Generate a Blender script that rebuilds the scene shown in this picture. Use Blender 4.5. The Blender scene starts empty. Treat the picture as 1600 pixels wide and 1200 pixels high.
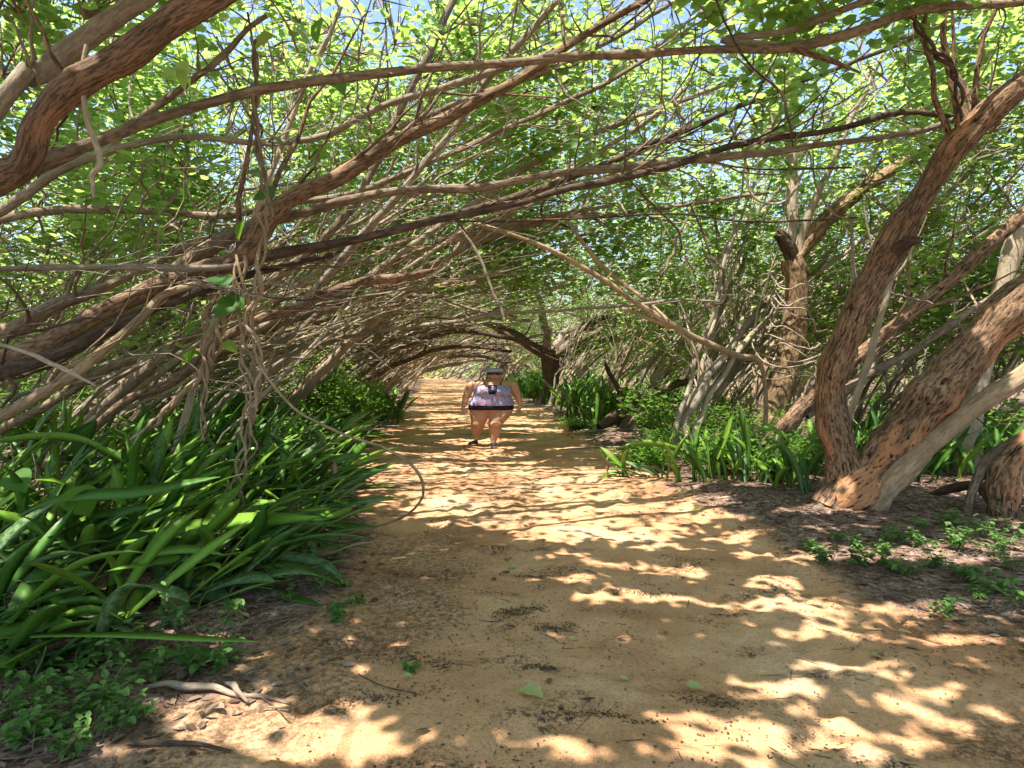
import bpy, bmesh, math
import numpy as np
from mathutils import Vector, kdtree
from math import radians as R, pi, sin, cos

SC = bpy.context.scene
COL = SC.collection
# ------------------------------------------------------------------ camera
F = 1000.0                       # focal length in pixels of the 1600 px wide picture
PITCH = math.atan2(27, F)
CAMZ = 1.65
cam_d = bpy.data.cameras.new("camera")
cam_d.sensor_width = 36.0
cam_d.lens = 36.0 * F / 1600.0
cam_d.clip_start = 0.05
cam_d.clip_end = 2000
cam = bpy.data.objects.new("camera", cam_d)
COL.objects.link(cam)
cam.location = (0, 0, CAMZ)
cam.rotation_euler = (pi / 2 - PITCH, 0, 0)
SC.camera = cam
# ------------------------------------------------------------------ light
SUN = np.array([-0.20, -0.24, 0.94])
SUN /= np.linalg.norm(SUN)       # direction towards the sun
wd = bpy.data.worlds.new("World")
SC.world = wd
wd.use_nodes = True
nt = wd.node_tree
nt.nodes.clear()
sky = nt.nodes.new("ShaderNodeTexSky")
sky.sky_type = 'NISHITA'
sky.sun_disc = False
sky.sun_elevation = math.asin(SUN[2])
sky.sun_rotation = math.atan2(SUN[0], SUN[1])
bg = nt.nodes.new("ShaderNodeBackground")
bg.inputs[1].default_value = 0.15
wo = nt.nodes.new("ShaderNodeOutputWorld")
nt.links.new(sky.outputs[0], bg.inputs[0])
nt.links.new(bg.outputs[0], wo.inputs[0])
sl = bpy.data.lights.new("sun", 'SUN')
sl.energy = 5.0
sl.angle = R(0.53)
sl.color = (1.0, 0.94, 0.87)
so = bpy.data.objects.new("sun", sl)
COL.objects.link(so)
so.rotation_euler = Vector(SUN).to_track_quat('Z', 'Y').to_euler()
so.location = (0, 0, 40)
SC.view_settings.view_transform = 'Standard'
SC.view_settings.look = 'None'
SC.view_settings.gamma = 1
SC.view_settings.exposure = 1.35
SC.cycles.max_bounces = 7
SC.cycles.diffuse_bounces = 4
SC.cycles.transmission_bounces = 4
SC.cycles.glossy_bounces = 2
SC.cycles.use_denoising = True
SC.cycles.sample_clamp_indirect = 6

rng = np.random.default_rng(11)


def uni(a, b, n=None):
    return rng.uniform(a, b, n)


# ------------------------------------------------------------------ projection helpers (design time)
def at(px, py, d):
    """world point at forward distance d (metres) seen at pixel px, py of the 1600x1200 photograph"""
    u, v = (px - 800) / F, (600 - py) / F
    dy = cos(PITCH) + v * sin(PITCH)
    dz = -sin(PITCH) + v * cos(PITCH)
    s = d / dy
    return np.array([u * s, d, CAMZ + dz * s])


def gxy(px, py):
    """ground point under pixel"""
    u, v = (px - 800) / F, (600 - py) / F
    dy = cos(PITCH) + v * sin(PITCH)
    dz = -sin(PITCH) + v * cos(PITCH)
    s = CAMZ / -dz
    return u * s, dy * s


def to_px(x, y, z):
    yy, zz = y, z - CAMZ
    f = yy * cos(PITCH) - zz * sin(PITCH)
    up = yy * sin(PITCH) + zz * cos(PITCH)
    f = np.where(np.abs(f) < 1e-3, 1e-3, f)
    return 800 + F * x / f, 600 - F * up / f, f


# ------------------------------------------------------------------ numpy noise
def _hash(ix, iy, iz, s):
    h = (ix.astype(np.int64) * 374761393 + iy.astype(np.int64) * 668265263 + iz.astype(np.int64) * 2147483647 + s * 974634777)
    h = (h ^ (h >> 13)) * 1274126177
    h = h ^ (h >> 16)
    return (h & 0xffff) / 65535.0


def vnoise(x, y, z=None, s=0):
    x = np.asarray(x, float); y = np.asarray(y, float)
    z = np.zeros_like(x) if z is None else np.asarray(z, float)
    ix, iy, iz = np.floor(x), np.floor(y), np.floor(z)
    fx, fy, fz = x - ix, y - iy, z - iz
    fx, fy, fz = [f * f * (3 - 2 * f) for f in (fx, fy, fz)]
    r = 0
    for a in (0, 1):
        for b in (0, 1):
            for c in (0, 1):
                r = r + _hash(ix + a, iy + b, iz + c, s) * (fx if a else 1 - fx) * (fy if b else 1 - fy) * (fz if c else 1 - fz)
    return r


def fbm(x, y, z=None, s=0, o=3):
    r, a, t = 0, 1.0, 0
    zz = None
    for i in range(o):
        k = 2.03 ** i
        zz = None if z is None else z * k
        r = r + a * vnoise(x * k, y * k, zz, s + i * 7)
        t += a
        a *= 0.5
    return r / t


# ------------------------------------------------------------------ object helpers
def tag(o, label=None, cat=None, group=None, kind=None):
    if label: o["label"] = label
    if cat: o["category"] = cat
    if group: o["group"] = group
    if kind: o["kind"] = kind
    return o


def empty(name, loc):
    o = bpy.data.objects.new(name, None)
    o.empty_display_size = 0.1
    o.location = Vector([float(v) for v in loc])
    COL.objects.link(o)
    return o


def quadmesh(name, V, Q, mat, parent=None, attrs=None, smooth=True, mats=None, mi=None):
    """one mesh object from vertices V (n,3) and quads Q (m,4)"""
    V = np.asarray(V, np.float64).reshape(-1, 3)
    Q = np.asarray(Q, np.int32).reshape(-1, 4)
    off = np.zeros(3)
    if parent is not None:
        p = parent
        while p is not None:
            off = off + np.array(p.location)
            p = p.parent
    me = bpy.data.meshes.new(name)
    me.vertices.add(len(V))
    me.vertices.foreach_set("co", (V - off).astype(np.float32).ravel())
    me.loops.add(len(Q) * 4)
    me.loops.foreach_set("vertex_index", Q.ravel())
    me.polygons.add(len(Q))
    me.polygons.foreach_set("loop_start", np.arange(len(Q), dtype=np.int32) * 4)
    me.polygons.foreach_set("use_smooth", np.full(len(Q), smooth, bool))
    for m in (mats or [mat]):
        me.materials.append(m)
    if mi is not None:
        me.polygons.foreach_set("material_index", np.asarray(mi, np.int32))
    for k, a in (attrs or {}).items():
        a = np.asarray(a, np.float32)
        if a.ndim == 1:
            at_ = me.attributes.new(k, 'FLOAT', 'POINT')
            at_.data.foreach_set("value", a)
        else:
            at_ = me.attributes.new(k, 'FLOAT_VECTOR', 'POINT')
            at_.data.foreach_set("vector", a.ravel())
    me.update(calc_edges=True)
    me.validate()
    o = bpy.data.objects.new(name, me)
    COL.objects.link(o)
    if parent is not None:
        o.parent = parent
    return o


class Acc:
    """collects quads with attributes for one mesh"""
    def __init__(s):
        s.V, s.Q, s.A, s.n = [], [], {}, 0

    def add(s, V, Q, **a):
        V = V.reshape(-1, 3)
        s.V.append(V); s.Q.append(Q.reshape(-1, 4) + s.n); s.n += len(V)
        for k, v in a.items():
            s.A.setdefault(k, []).append(v.reshape(-1, 3) if v.ndim > 1 and v.shape[-1] == 3 and v.size == V.size else v.reshape(-1))

    def build(s, name, mat, parent=None, smooth=True):
        if not s.V: return None
        return quadmesh(name, np.concatenate(s.V), np.concatenate(s.Q), mat, parent,
                        {k: np.concatenate(v) for k, v in s.A.items()}, smooth)


def nrm(a):
    return a / (np.linalg.norm(a, axis=-1, keepdims=True) + 1e-9)


def tubes(P, Rd, sides=8, lump=0.0, lsc=2.0, cap=False, flute=0.0, det=0.0):
    """batch of tubes: P (N,K,3), Rd (N,K)"""
    P = np.asarray(P, float); Rd = np.asarray(Rd, float)
    if P.ndim == 2: P = P[None]; Rd = Rd[None]
    if cap:
        P = np.concatenate([P, P[:, -1:]], 1); Rd = np.concatenate([Rd, Rd[:, -1:] * 0.02], 1)
        P[:, -1] += (P[:, -2] - P[:, -3]) * 0.02
    N, K, _ = P.shape
    T = np.gradient(P, axis=1); T = nrm(T)
    m = np.abs(nrm(P[:, -1] - P[:, 0]))
    ref = np.zeros((N, 3)); ref[np.arange(N), np.argmin(m, 1)] = 1
    A = nrm(np.cross(T, ref[:, None, :])); B = np.cross(T, A)
    an = np.arange(sides) * 2 * pi / sides
    seg = np.linalg.norm(np.diff(P, axis=1), axis=2)
    L = np.concatenate([np.zeros((N, 1)), np.cumsum(seg, 1)], 1)
    ca, sa = np.cos(an), np.sin(an)
    rm = Rd.max(1)[:, None, None]
    off = uni(0, 50, (N, 1, 1))
    bk = np.stack(np.broadcast_arrays(ca[None, None] * rm + off, sa[None, None] * rm, L[:, :, None] + off * 3), -1)
    rr = Rd[:, :, None] * np.ones(sides)
    if lump > 0:
        q = np.stack(np.broadcast_arrays(ca[None, None] * 1.3, sa[None, None] * 1.3, L[:, :, None] * lsc + off), -1)
        rr = rr * (1 + lump * 2 * (fbm(q[..., 0] + 9, q[..., 1] + 9, q[..., 2], 5, 3) - 0.5))
    if flute > 0:
        ph = L[:, :, None] * 0.8 + off
        rr = rr * (1 + flute * np.sin(an * 4 + ph) + flute * 0.7 * np.sin(an * 7 - ph * 1.7))
    if det > 0:
        qx, qy, qz = bk[..., 0] * 1.0, bk[..., 1] * 1.0, bk[..., 2]
        e = 1 - np.abs(fbm(qx * 16, qy * 16, qz * 5, 15, 3) - 0.5) * 4      # ridges
        e2 = fbm(qx * 5, qy * 5, qz * 3, 17, 3) - 0.5
        rr = rr + det * (0.7 * (e - 0.5) + 2.6 * e2) * np.minimum(1, Rd[:, :, None] / 0.12)
    V = P[:, :, None, :] + rr[..., None] * (ca[None, None, :, None] * A[:, :, None, :] + sa[None, None, :, None] * B[:, :, None, :])
    i = np.arange(K - 1)[:, None] * sides; j = np.arange(sides)[None]; j2 = (j + 1) % sides
    q = np.stack([i + j, i + j2, i + sides + j2, i + sides + j], -1).reshape(-1, 4)
    Q = (q[None] + (np.arange(N) * K * sides)[:, None, None])
    return V, Q, bk


def spline(pts, n):
    """Catmull-Rom through pts (k,c) resampled to n points"""
    p = np.asarray(pts, float)
    d = np.concatenate([[0], np.cumsum(np.linalg.norm(np.diff(p[:, :3], axis=0), axis=1) ** 0.7 + 1e-6)])
    t = np.linspace(0, d[-1], n)
    pe = np.vstack([2 * p[0] - p[1], p, 2 * p[-1] - p[-2]])
    out = np.zeros((n, p.shape[1]))
    k = np.clip(np.searchsorted(d, t, 'right') - 1, 0, len(p) - 2)
    u = ((t - d[k]) / (d[k + 1] - d[k]))[:, None]
    a, b, c, e = pe[k], pe[k + 1], pe[k + 2], pe[k + 3]
    out = 0.5 * (2 * b + (c - a) * u + (2 * a - 5 * b + 4 * c - e) * u ** 2 + (3 * b - a - 3 * c + e) * u ** 3)
    return out


def wob(P, amp, sc=1.5):
    """wobble a polyline"""
    P = P.copy(); o = uni(0, 100, 3)
    s = np.concatenate([[0], np.cumsum(np.linalg.norm(np.diff(P, axis=0), axis=1))]) * sc
    for c in range(3):
        P[:, c] += amp * 2 * (fbm(s + o[c], np.full_like(s, 3.3 * c), None, 3, 3) - 0.5) * np.minimum(1, s / sc)
    return P


# ------------------------------------------------------------------ materials
def mat_new(name):
    m = bpy.data.materials.new(name); m.use_nodes = True
    n = m.node_tree; n.nodes.clear()
    out = n.nodes.new("ShaderNodeOutputMaterial")
    return m, n, out


def node(n, t, **kw):
    x = n.nodes.new(t)
    for k, v in kw.items():
        if k.startswith('i_'):
            x.inputs[int(k[2:])].default_value = v
        else:
            setattr(x, k, v)
    return x


def ramp(n, src, stops, interp='LINEAR'):
    r = n.nodes.new("ShaderNodeValToRGB")
    r.color_ramp.interpolation = interp
    e = r.color_ramp.elements
    while len(e) < len(stops): e.new(0.5)
    for i, (p, c) in enumerate(stops):
        e[i].position = p
        e[i].color = (*c, 1) if isinstance(c, tuple) else (c, c, c, 1)
    n.links.new(src, r.inputs[0])
    return r.outputs[0]


def mixc(n, f, a, b, mode='MIX'):
    m = n.nodes.new("ShaderNodeMix"); m.data_type = 'RGBA'; m.blend_type = mode
    for s, v in ((0, f), (6, a), (7, b)):
        if hasattr(v, 'links'): n.links.new(v, m.inputs[s])
        elif isinstance(v, tuple): m.inputs[s].default_value = (*v, 1)
        else: m.inputs[s].default_value = v
    return m.outputs[2]


def noise(n, vec, scale, detail=3, rough=0.5, mp=None):
    if mp is not None:
        k = n.nodes.new("ShaderNodeMapping"); k.inputs[3].default_value = mp
        n.links.new(vec, k.inputs[0]); vec = k.outputs[0]
    x = n.nodes.new("ShaderNodeTexNoise")
    x.inputs['Scale'].default_value = scale; x.inputs['Detail'].default_value = detail
    x.inputs['Roughness'].default_value = rough
    n.links.new(vec, x.inputs['Vector'])
    return x.outputs[0]


def attr(n, name):
    a = n.nodes.new("ShaderNodeAttribute"); a.attribute_name = name
    return a


def bumpn(n, h, strength, dist, prev=None):
    b = n.nodes.new("ShaderNodeBump"); b.inputs['Strength'].default_value = strength
    b.inputs['Distance'].default_value = dist
    n.links.new(h, b.inputs['Height'])
    if prev is not None: n.links.new(prev, b.inputs['Normal'])
    return b.outputs[0]


def bark(name, c1, c2, dark, pit=0.0, fiss=0.5, patch=None, patch_thr=0.6, sc=1.0):
    m, n, out = mat_new(name)
    v = attr(n, 'bk').outputs['Vector']
    a = noise(n, v, 9 * sc, 4, 0.6, (1, 1, 0.45))
    col = ramp(n, a, [(0.3, c2), (0.68, c1)])
    b = noise(n, v, 1.6 * sc, 2, 0.5)
    col = mixc(n, ramp(n, b, [(0.42, 0.0), (0.62, 0.55)]), col, tuple(x * 0.62 for x in c2))
    f = noise(n, v, 30 * sc, 5, 0.7, (1, 1, 0.34))
    fm = ramp(n, f, [(0.43, 1.0), (0.54, 0.0)])
    mm = n.nodes.new("ShaderNodeMath"); mm.operation = 'MULTIPLY'; mm.inputs[1].default_value = fiss
    n.links.new(fm, mm.inputs[0])
    col = mixc(n, mm.outputs[0], col, dark)
    if patch:
        p = noise(n, v, 1.3 * sc, 4, 0.6, (1, 1, 0.4))
        pm = ramp(n, p, [(patch_thr, 0.0), (patch_thr + 0.05, 1.0)])
        col = mixc(n, pm, col, mixc(n, ramp(n, f, [(0.36, 0.8), (0.46, 0.0)]), patch, dark))
    h = f
    if pit > 0:
        g = noise(n, v, 19 * sc, 2.5, 0.55, (1.25, 1.25, 0.42))
        gm = ramp(n, g, [(0.345, 1.0), (0.385, 0.0)])
        mp_ = n.nodes.new("ShaderNodeMath"); mp_.operation = 'MULTIPLY'; mp_.inputs[1].default_value = pit
        n.links.new(gm, mp_.inputs[0])
        col = mixc(n, mp_.outputs[0], col, dark)
        h = ramp(n, g, [(0.33, 0.0), (0.42, 1.0)])
    bs = node(n, "ShaderNodeBsdfPrincipled")
    bs.inputs['Roughness'].default_value = 0.85
    bs.inputs['Specular IOR Level'].default_value = 0.25
    n.links.new(col, bs.inputs['Base Color'])
    nb = bumpn(n, f, 0.9, 0.02 / sc)
    if pit > 0: nb = bumpn(n, h, 0.7, 0.015, nb)
    n.links.new(nb, bs.inputs['Normal'])
    n.links.new(bs.outputs[0], out.inputs[0])
    return m


BK_HERO = bark("bark_tan_pitted", (0.42, 0.265, 0.15), (0.22, 0.125, 0.07), (0.032, 0.018, 0.012), pit=1.0, fiss=0.8, patch=(0.50, 0.24, 0.11), patch_thr=0.57)
BK_VINY = bark("bark_ridged_straw", (0.46, 0.32, 0.17), (0.26, 0.16, 0.08), (0.06, 0.035, 0.02), fiss=0.85)
BK_RED = bark("bark_reddish", (0.37, 0.24, 0.145), (0.23, 0.14, 0.085), (0.04, 0.024, 0.015), pit=0.35, fiss=0.75, patch=(0.40, 0.20, 0.11), patch_thr=0.61)
BK_BROWN = bark("bark_brown", (0.36, 0.28, 0.19), (0.22, 0.16, 0.105), (0.05, 0.032, 0.022), fiss=0.6)
BK_GREY = bark("bark_grey", (0.40, 0.34, 0.25), (0.27, 0.22, 0.155), (0.08, 0.06, 0.045), fiss=0.45)
BK_PALE = bark("bark_pale", (0.52, 0.43, 0.30), (0.38, 0.30, 0.20), (0.14, 0.10, 0.07), fiss=0.3)
BK_DARK = bark("bark_dark", (0.17, 0.115, 0.075), (0.085, 0.055, 0.038), (0.025, 0.017, 0.012), fiss=0.7)
BK_DEAD = bark("dead_wood", (0.50, 0.37, 0.23), (0.36, 0.25, 0.15), (0.12, 0.075, 0.045), fiss=0.45)
BK_WHITE = bark("bleached_wood", (0.54, 0.44, 0.33), (0.38, 0.29, 0.20), (0.16, 0.11, 0.08), fiss=0.5)


def leafmat(name, c_lo, c_hi, t_lo, t_hi, trans=0.45, rough=0.45, spec=0.4):
    m, n, out = mat_new(name)
    v = attr(n, 'lv').outputs['Fac']
    col = ramp(n, v, [(0.0, c_lo), (1.0, c_hi)])
    tc = ramp(n, v, [(0.0, t_lo), (1.0, t_hi)])
    bs = node(n, "ShaderNodeBsdfPrincipled")
    bs.inputs['Roughness'].default_value = rough
    bs.inputs['Specular IOR Level'].default_value = spec
    n.links.new(col, bs.inputs['Base Color'])
    tr = node(n, "ShaderNodeBsdfTranslucent")
    n.links.new(tc, tr.inputs[0])
    mx = node(n, "ShaderNodeMixShader", i_0=trans)
    n.links.new(bs.outputs[0], mx.inputs[1]); n.links.new(tr.outputs[0], mx.inputs[2])
    n.links.new(mx.outputs[0], out.inputs[0])
    return m


LF_TREE = leafmat("tree_leaf", (0.045, 0.115, 0.018), (0.15, 0.26, 0.035), (0.24, 0.44, 0.06), (0.68, 0.82, 0.22), 0.56, 0.5, 0.35)
LF_BUSH = leafmat("bush_leaf", (0.045, 0.13, 0.02), (0.11, 0.24, 0.035), (0.16, 0.40, 0.03), (0.38, 0.62, 0.06), 0.42, 0.5, 0.3)
LF_SEED = leafmat("seedling_leaf", (0.055, 0.13, 0.025), (0.16, 0.29, 0.06), (0.10, 0.30, 0.05), (0.25, 0.5, 0.1), 0.3, 0.5, 0.3)
LF_DRY = leafmat("fallen_leaf", (0.10, 0.06, 0.035), (0.34, 0.24, 0.17), (0.10, 0.05, 0.02), (0.25, 0.15, 0.07), 0.12, 0.7, 0.2)
LF_YEL = leafmat("fallen_green_leaf", (0.35, 0.42, 0.12), (0.5, 0.52, 0.22), (0.4, 0.45, 0.1), (0.5, 0.5, 0.2), 0.2, 0.6, 0.3)


def snakemat(name, base, band, edge, amount=0.5):
    m, n, out = mat_new(name)
    uv = attr(n, 'suv').outputs['Vector']      # u across -1..1, v metres along, w random
    a = noise(n, uv, 3.2, 4, 0.7, (0.7, 9.0, 3.0))
    bm_ = ramp(n, a, [(0.44, 0.0), (0.56, amount)])
    rnd = noise(n, uv, 1.0, 1, 0.5, (0.0, 0.8, 11.0))
    col = mixc(n, bm_, base, band)
    col = mixc(n, ramp(n, rnd, [(0.35, 0.0), (0.7, 0.5)]), col, tuple(min(1, x * 1.9) for x in base))
    sp = n.nodes.new("ShaderNodeSeparateXYZ"); n.links.new(uv, sp.inputs[0])
    ab = n.nodes.new("ShaderNodeMath"); ab.operation = 'ABSOLUTE'; n.links.new(sp.outputs[0], ab.inputs[0])
    col = mixc(n, ramp(n, ab.outputs[0], [(0.86, 0.0), (0.97, 0.7)]), col, edge)
    bs = node(n, "ShaderNodeBsdfPrincipled")
    bs.inputs['Roughness'].default_value = 0.40
    bs.inputs['Specular IOR Level'].default_value = 0.35
    n.links.new(col, bs.inputs['Base Color'])
    n.links.new(bumpn(n, noise(n, uv, 4, 3, 0.6, (6, 1.2, 1)), 0.35, 0.004), bs.inputs['Normal'])
    tr = node(n, "ShaderNodeBsdfTranslucent"); tr.inputs[0].default_value = (0.16, 0.38, 0.04, 1)
    mx = node(n, "ShaderNodeMixShader", i_0=0.14)
    n.links.new(bs.outputs[0], mx.inputs[1]); n.links.new(tr.outputs[0], mx.inputs[2])
    n.links.new(mx.outputs[0], out.inputs[0])
    return m


SN_DARK = snakemat("snake_leaf_dark", (0.050, 0.135, 0.014), (0.10, 0.215, 0.04), (0.14, 0.22, 0.03), 0.4)
SN_LIGHT = snakemat("snake_leaf_light", (0.115, 0.24, 0.020), (0.20, 0.33, 0.05), (0.34, 0.36, 0.07), 0.4)
SN_BAND = snakemat("snake_leaf_banded", (0.045, 0.12, 0.035), (0.24, 0.33, 0.13), (0.25, 0.32, 0.08), 0.95)


def ground_mat():
    m, n, out = mat_new("sandy_ground")
    g = n.nodes.new("ShaderNodeNewGeometry").outputs['Position']
    p = attr(n, 'pth').outputs['Fac']
    # sand
    a = noise(n, g, 0.9, 4, 0.6)
    sand = ramp(n, a, [(0.3, (0.49, 0.235, 0.115)), (0.5, (0.63, 0.35, 0.175)), (0.72, (0.73, 0.48, 0.29))])
    fine = noise(n, g, 55, 4, 0.7)
    sand = mixc(n, ramp(n, fine, [(0.32, 0.55), (0.50, 0.0)]), sand, (0.24, 0.12, 0.05))
    gr = noise(n, g, 190, 2, 0.6)
    sand = mixc(n, ramp(n, gr, [(0.34, 0.55), (0.44, 0.0)]), sand, (0.16, 0.085, 0.04))
    sand = mixc(n, ramp(n, gr, [(0.60, 0.0), (0.68, 0.45)]), sand, (0.80, 0.62, 0.40))
    # black crumbs of rotted leaves in drifts
    dr = noise(n, g, 1.7, 3, 0.55, (1.0, 1.6, 1))
    cr = noise(n, g, 38, 4, 0.75)
    mu = n.nodes.new("ShaderNodeMath"); mu.operation = 'MULTIPLY'
    n.links.new(ramp(n, dr, [(0.53, 0.0), (0.66, 1.0)]), mu.inputs[0])
    n.links.new(ramp(n, cr, [(0.47, 0.0), (0.56, 1.0)]), mu.inputs[1])
    sand = mixc(n, mu.outputs[0], sand, (0.075, 0.045, 0.03))
    st = attr(n, 'stain').outputs['Fac']
    s2 = n.nodes.new("ShaderNodeMath"); s2.operation = 'MULTIPLY'
    n.links.new(ramp(n, noise(n, g, 26, 5, 0.75), [(0.40, 1.0), (0.58, 0.12)]), s2.inputs[0]); n.links.new(st, s2.inputs[1])
    sand = mixc(n, s2.outputs[0], sand, (0.13, 0.07, 0.04))
    # litter soil
    l1 = noise(n, g, 7, 5, 0.7)
    soil = ramp(n, l1, [(0.28, (0.06, 0.036, 0.025)), (0.46, (0.20, 0.12, 0.08)), (0.6, (0.36, 0.25, 0.20)), (0.75, (0.50, 0.40, 0.36))])
    l2 = noise(n, g, 45, 4, 0.75)
    soil = mixc(n, ramp(n, l2, [(0.42, 0.8), (0.54, 0.0)]), soil, (0.05, 0.03, 0.022))
    # transition
    ad = n.nodes.new("ShaderNodeMath"); ad.operation = 'ADD'; n.links.new(p, ad.inputs[0])
    nn = n.nodes.new("ShaderNodeMath"); nn.operation = 'MULTIPLY_ADD'; nn.inputs[1].default_value = 0.9; nn.inputs[2].default_value = -0.45
    n.links.new(noise(n, g, 6, 6, 0.75), nn.inputs[0]); n.links.new(nn.outputs[0], ad.inputs[1])
    col = mixc(n, ramp(n, ad.outputs[0], [(0.36, 0.0), (0.66, 1.0)]), soil, sand)
    bs = node(n, "ShaderNodeBsdfPrincipled")
    bs.inputs['Roughness'].default_value = 0.95
    bs.inputs['Specular IOR Level'].default_value = 0.12
    n.links.new(col, bs.inputs['Base Color'])
    b1 = bumpn(n, noise(n, g, 5, 5, 0.65), 0.5, 0.06)
    b2 = bumpn(n, fine, 0.6, 0.008, b1)
    n.links.new(b2, bs.inputs['Normal'])
    n.links.new(bs.outputs[0], out.inputs[0])
    return m


GROUND = ground_mat()


def plain(name, col, rough=0.6, spec=0.4, var=0.12, sc=30.0, sss=0.0):
    m, n, out = mat_new(name)
    g = n.nodes.new("ShaderNodeTexCoord").outputs['Object']
    a = noise(n, g, sc, 3, 0.6)
    c = ramp(n, a, [(0.3, tuple(x * (1 - var) for x in col)), (0.7, tuple(min(1, x * (1 + var)) for x in col))])
    bs = node(n, "ShaderNodeBsdfPrincipled")
    bs.inputs['Roughness'].default_value = rough
    bs.inputs['Specular IOR Level'].default_value = spec
    if sss: bs.inputs['Subsurface Weight'].default_value = sss; bs.inputs['Subsurface Radius'].default_value = (0.02, 0.008, 0.004)
    n.links.new(c, bs.inputs['Base Color'])
    n.links.new(bs.outputs[0], out.inputs[0])
    return m


# ------------------------------------------------------------------ path course
PY = np.array([-30, 0, 2.6, 4, 6, 7.4, 9.6, 13.3, 21, 35, 61, 97, 140, 400.])
PL = np.array([-1.4, -1.3, -1.4, -1.35, -1.45, -2.0, -2.75, -3.3, -3.6, -5.3, -8.6, -13.5, -24, -90.])
PR = np.array([3.6, 3.6, 3.3, 3.0, 2.6, 2.4, 2.1, 2.0, 1.7, -0.7, -3.5, -9.2, -20, -85.])


def pathL(y): return np.interp(y, PY, PL)
def pathR(y): return np.interp(y, PY, PR)


def pathness(x, y):
    c = (pathL(y) + pathR(y)) / 2; h = (pathR(y) - pathL(y)) / 2
    e = (h - np.abs(x - c)) + 0.55 * (fbm(x * 1.1, y * 1.1, None, 21, 3) - 0.5) * 2
    return np.clip(0.5 + e / 0.9, 0, 1)


def height(x, y):
    p = pathness(x, y)
    z = 0.10 * (fbm(x * 0.35, y * 0.35, None, 31, 3) - 0.5) * 2
    z += 0.05 * (1 - p)
    near = np.exp(-np.maximum(0, np.hypot(x, y - 5) - 10) / 12)
    z += near * 0.035 * (fbm(x * 1.7, y * 1.7, None, 33, 3) - 0.5) * 2
    z += near * 0.016 * (fbm(x * 5, y * 5, None, 35, 2) - 0.5) * 2
    return z


# footprints scuffed in the sand
FP = [(uni(-1, 2.6), uni(2.4, 13), uni(0, pi), uni(0.6, 1.0)) for _ in range(150)]


def height_full(x, y):
    z = height(x, y)
    for fx, fy, fa, fs in FP:
        m = (np.abs(x - fx) < 0.5) & (np.abs(y - fy) < 0.5)
        if not m.any(): continue
        dx, dy = x[m] - fx, y[m] - fy
        u = dx * cos(fa) + dy * sin(fa); v = -dx * sin(fa) + dy * cos(fa)
        r2 = (u / 0.07) ** 2 + (v / 0.16) ** 2
        z[m] += fs * (-0.032 * np.exp(-r2) + 0.013 * np.exp(-(np.sqrt(r2) - 1.5) ** 2 * 4))
    return z


def gz(x, y):
    return float(height(np.array([float(x)]), np.array([float(y)]))[0])


def grid_axis(segs):
    a = [segs[0][0]]
    for lo, hi, st in segs:
        n = max(1, int(round((hi - lo) / st)))
        a += list(np.linspace(lo, hi, n + 1)[1:])
    return np.array(a)


gx_ = grid_axis([(-600, -100, 50), (-100, -30, 5), (-30, -8, 0.7), (-8, -3.6, 0.12), (-3.6, 4.2, 0.045), (4.2, 9, 0.12), (9, 30, 0.7), (30, 100, 5), (100, 600, 50)])
gy_ = grid_axis([(-60, -5, 5), (-5, 1.6, 0.4), (1.6, 6, 0.04), (6, 10, 0.06), (10, 16, 0.12), (16, 30, 0.35), (30, 60, 1.0), (60, 160, 4), (160, 900, 40)])
X, Y = np.meshgrid(gx_, gy_)
Z = height_full(X.ravel().copy(), Y.ravel().copy()).reshape(X.shape)
Pn = pathness(X, Y)
ny, nx = X.shape
idx = (np.arange(ny - 1)[:, None] * nx + np.arange(nx - 1)[None])
Qg = np.stack([idx, idx + 1, idx + nx + 1, idx + nx], -1).reshape(-1, 4)
Vg = np.stack([X, Y, Z], -1).reshape(-1, 3)
Pf = Pn.ravel()
onp = (Pf[Qg].mean(1) > 0.45) & (np.abs(Vg[Qg].mean(1)[:, 1]) < 130)


sx_, sy_ = Vg[:, 0], Vg[:, 1]
edge_ = np.clip((1.5 - (sx_ - pathL(sy_))) / 1.5, 0, 1)
STN = np.clip((fbm(sx_ * 0.9, sy_ * 0.7, None, 101, 3) - 0.53 + 0.30 * edge_ - 0.02 * np.abs(sy_ - 4)) / 0.13, 0, 1) * 0.85


def submesh(name, sel):
    q = Qg[sel]; u, inv = np.unique(q, return_inverse=True)
    return quadmesh(name, Vg[u], inv.reshape(-1, 4), GROUND, None, {'pth': Pf[u], 'stain': STN[u]})


tag(submesh("ground", ~onp), kind="structure")
tag(submesh("path", onp), kind="structure")

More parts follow.
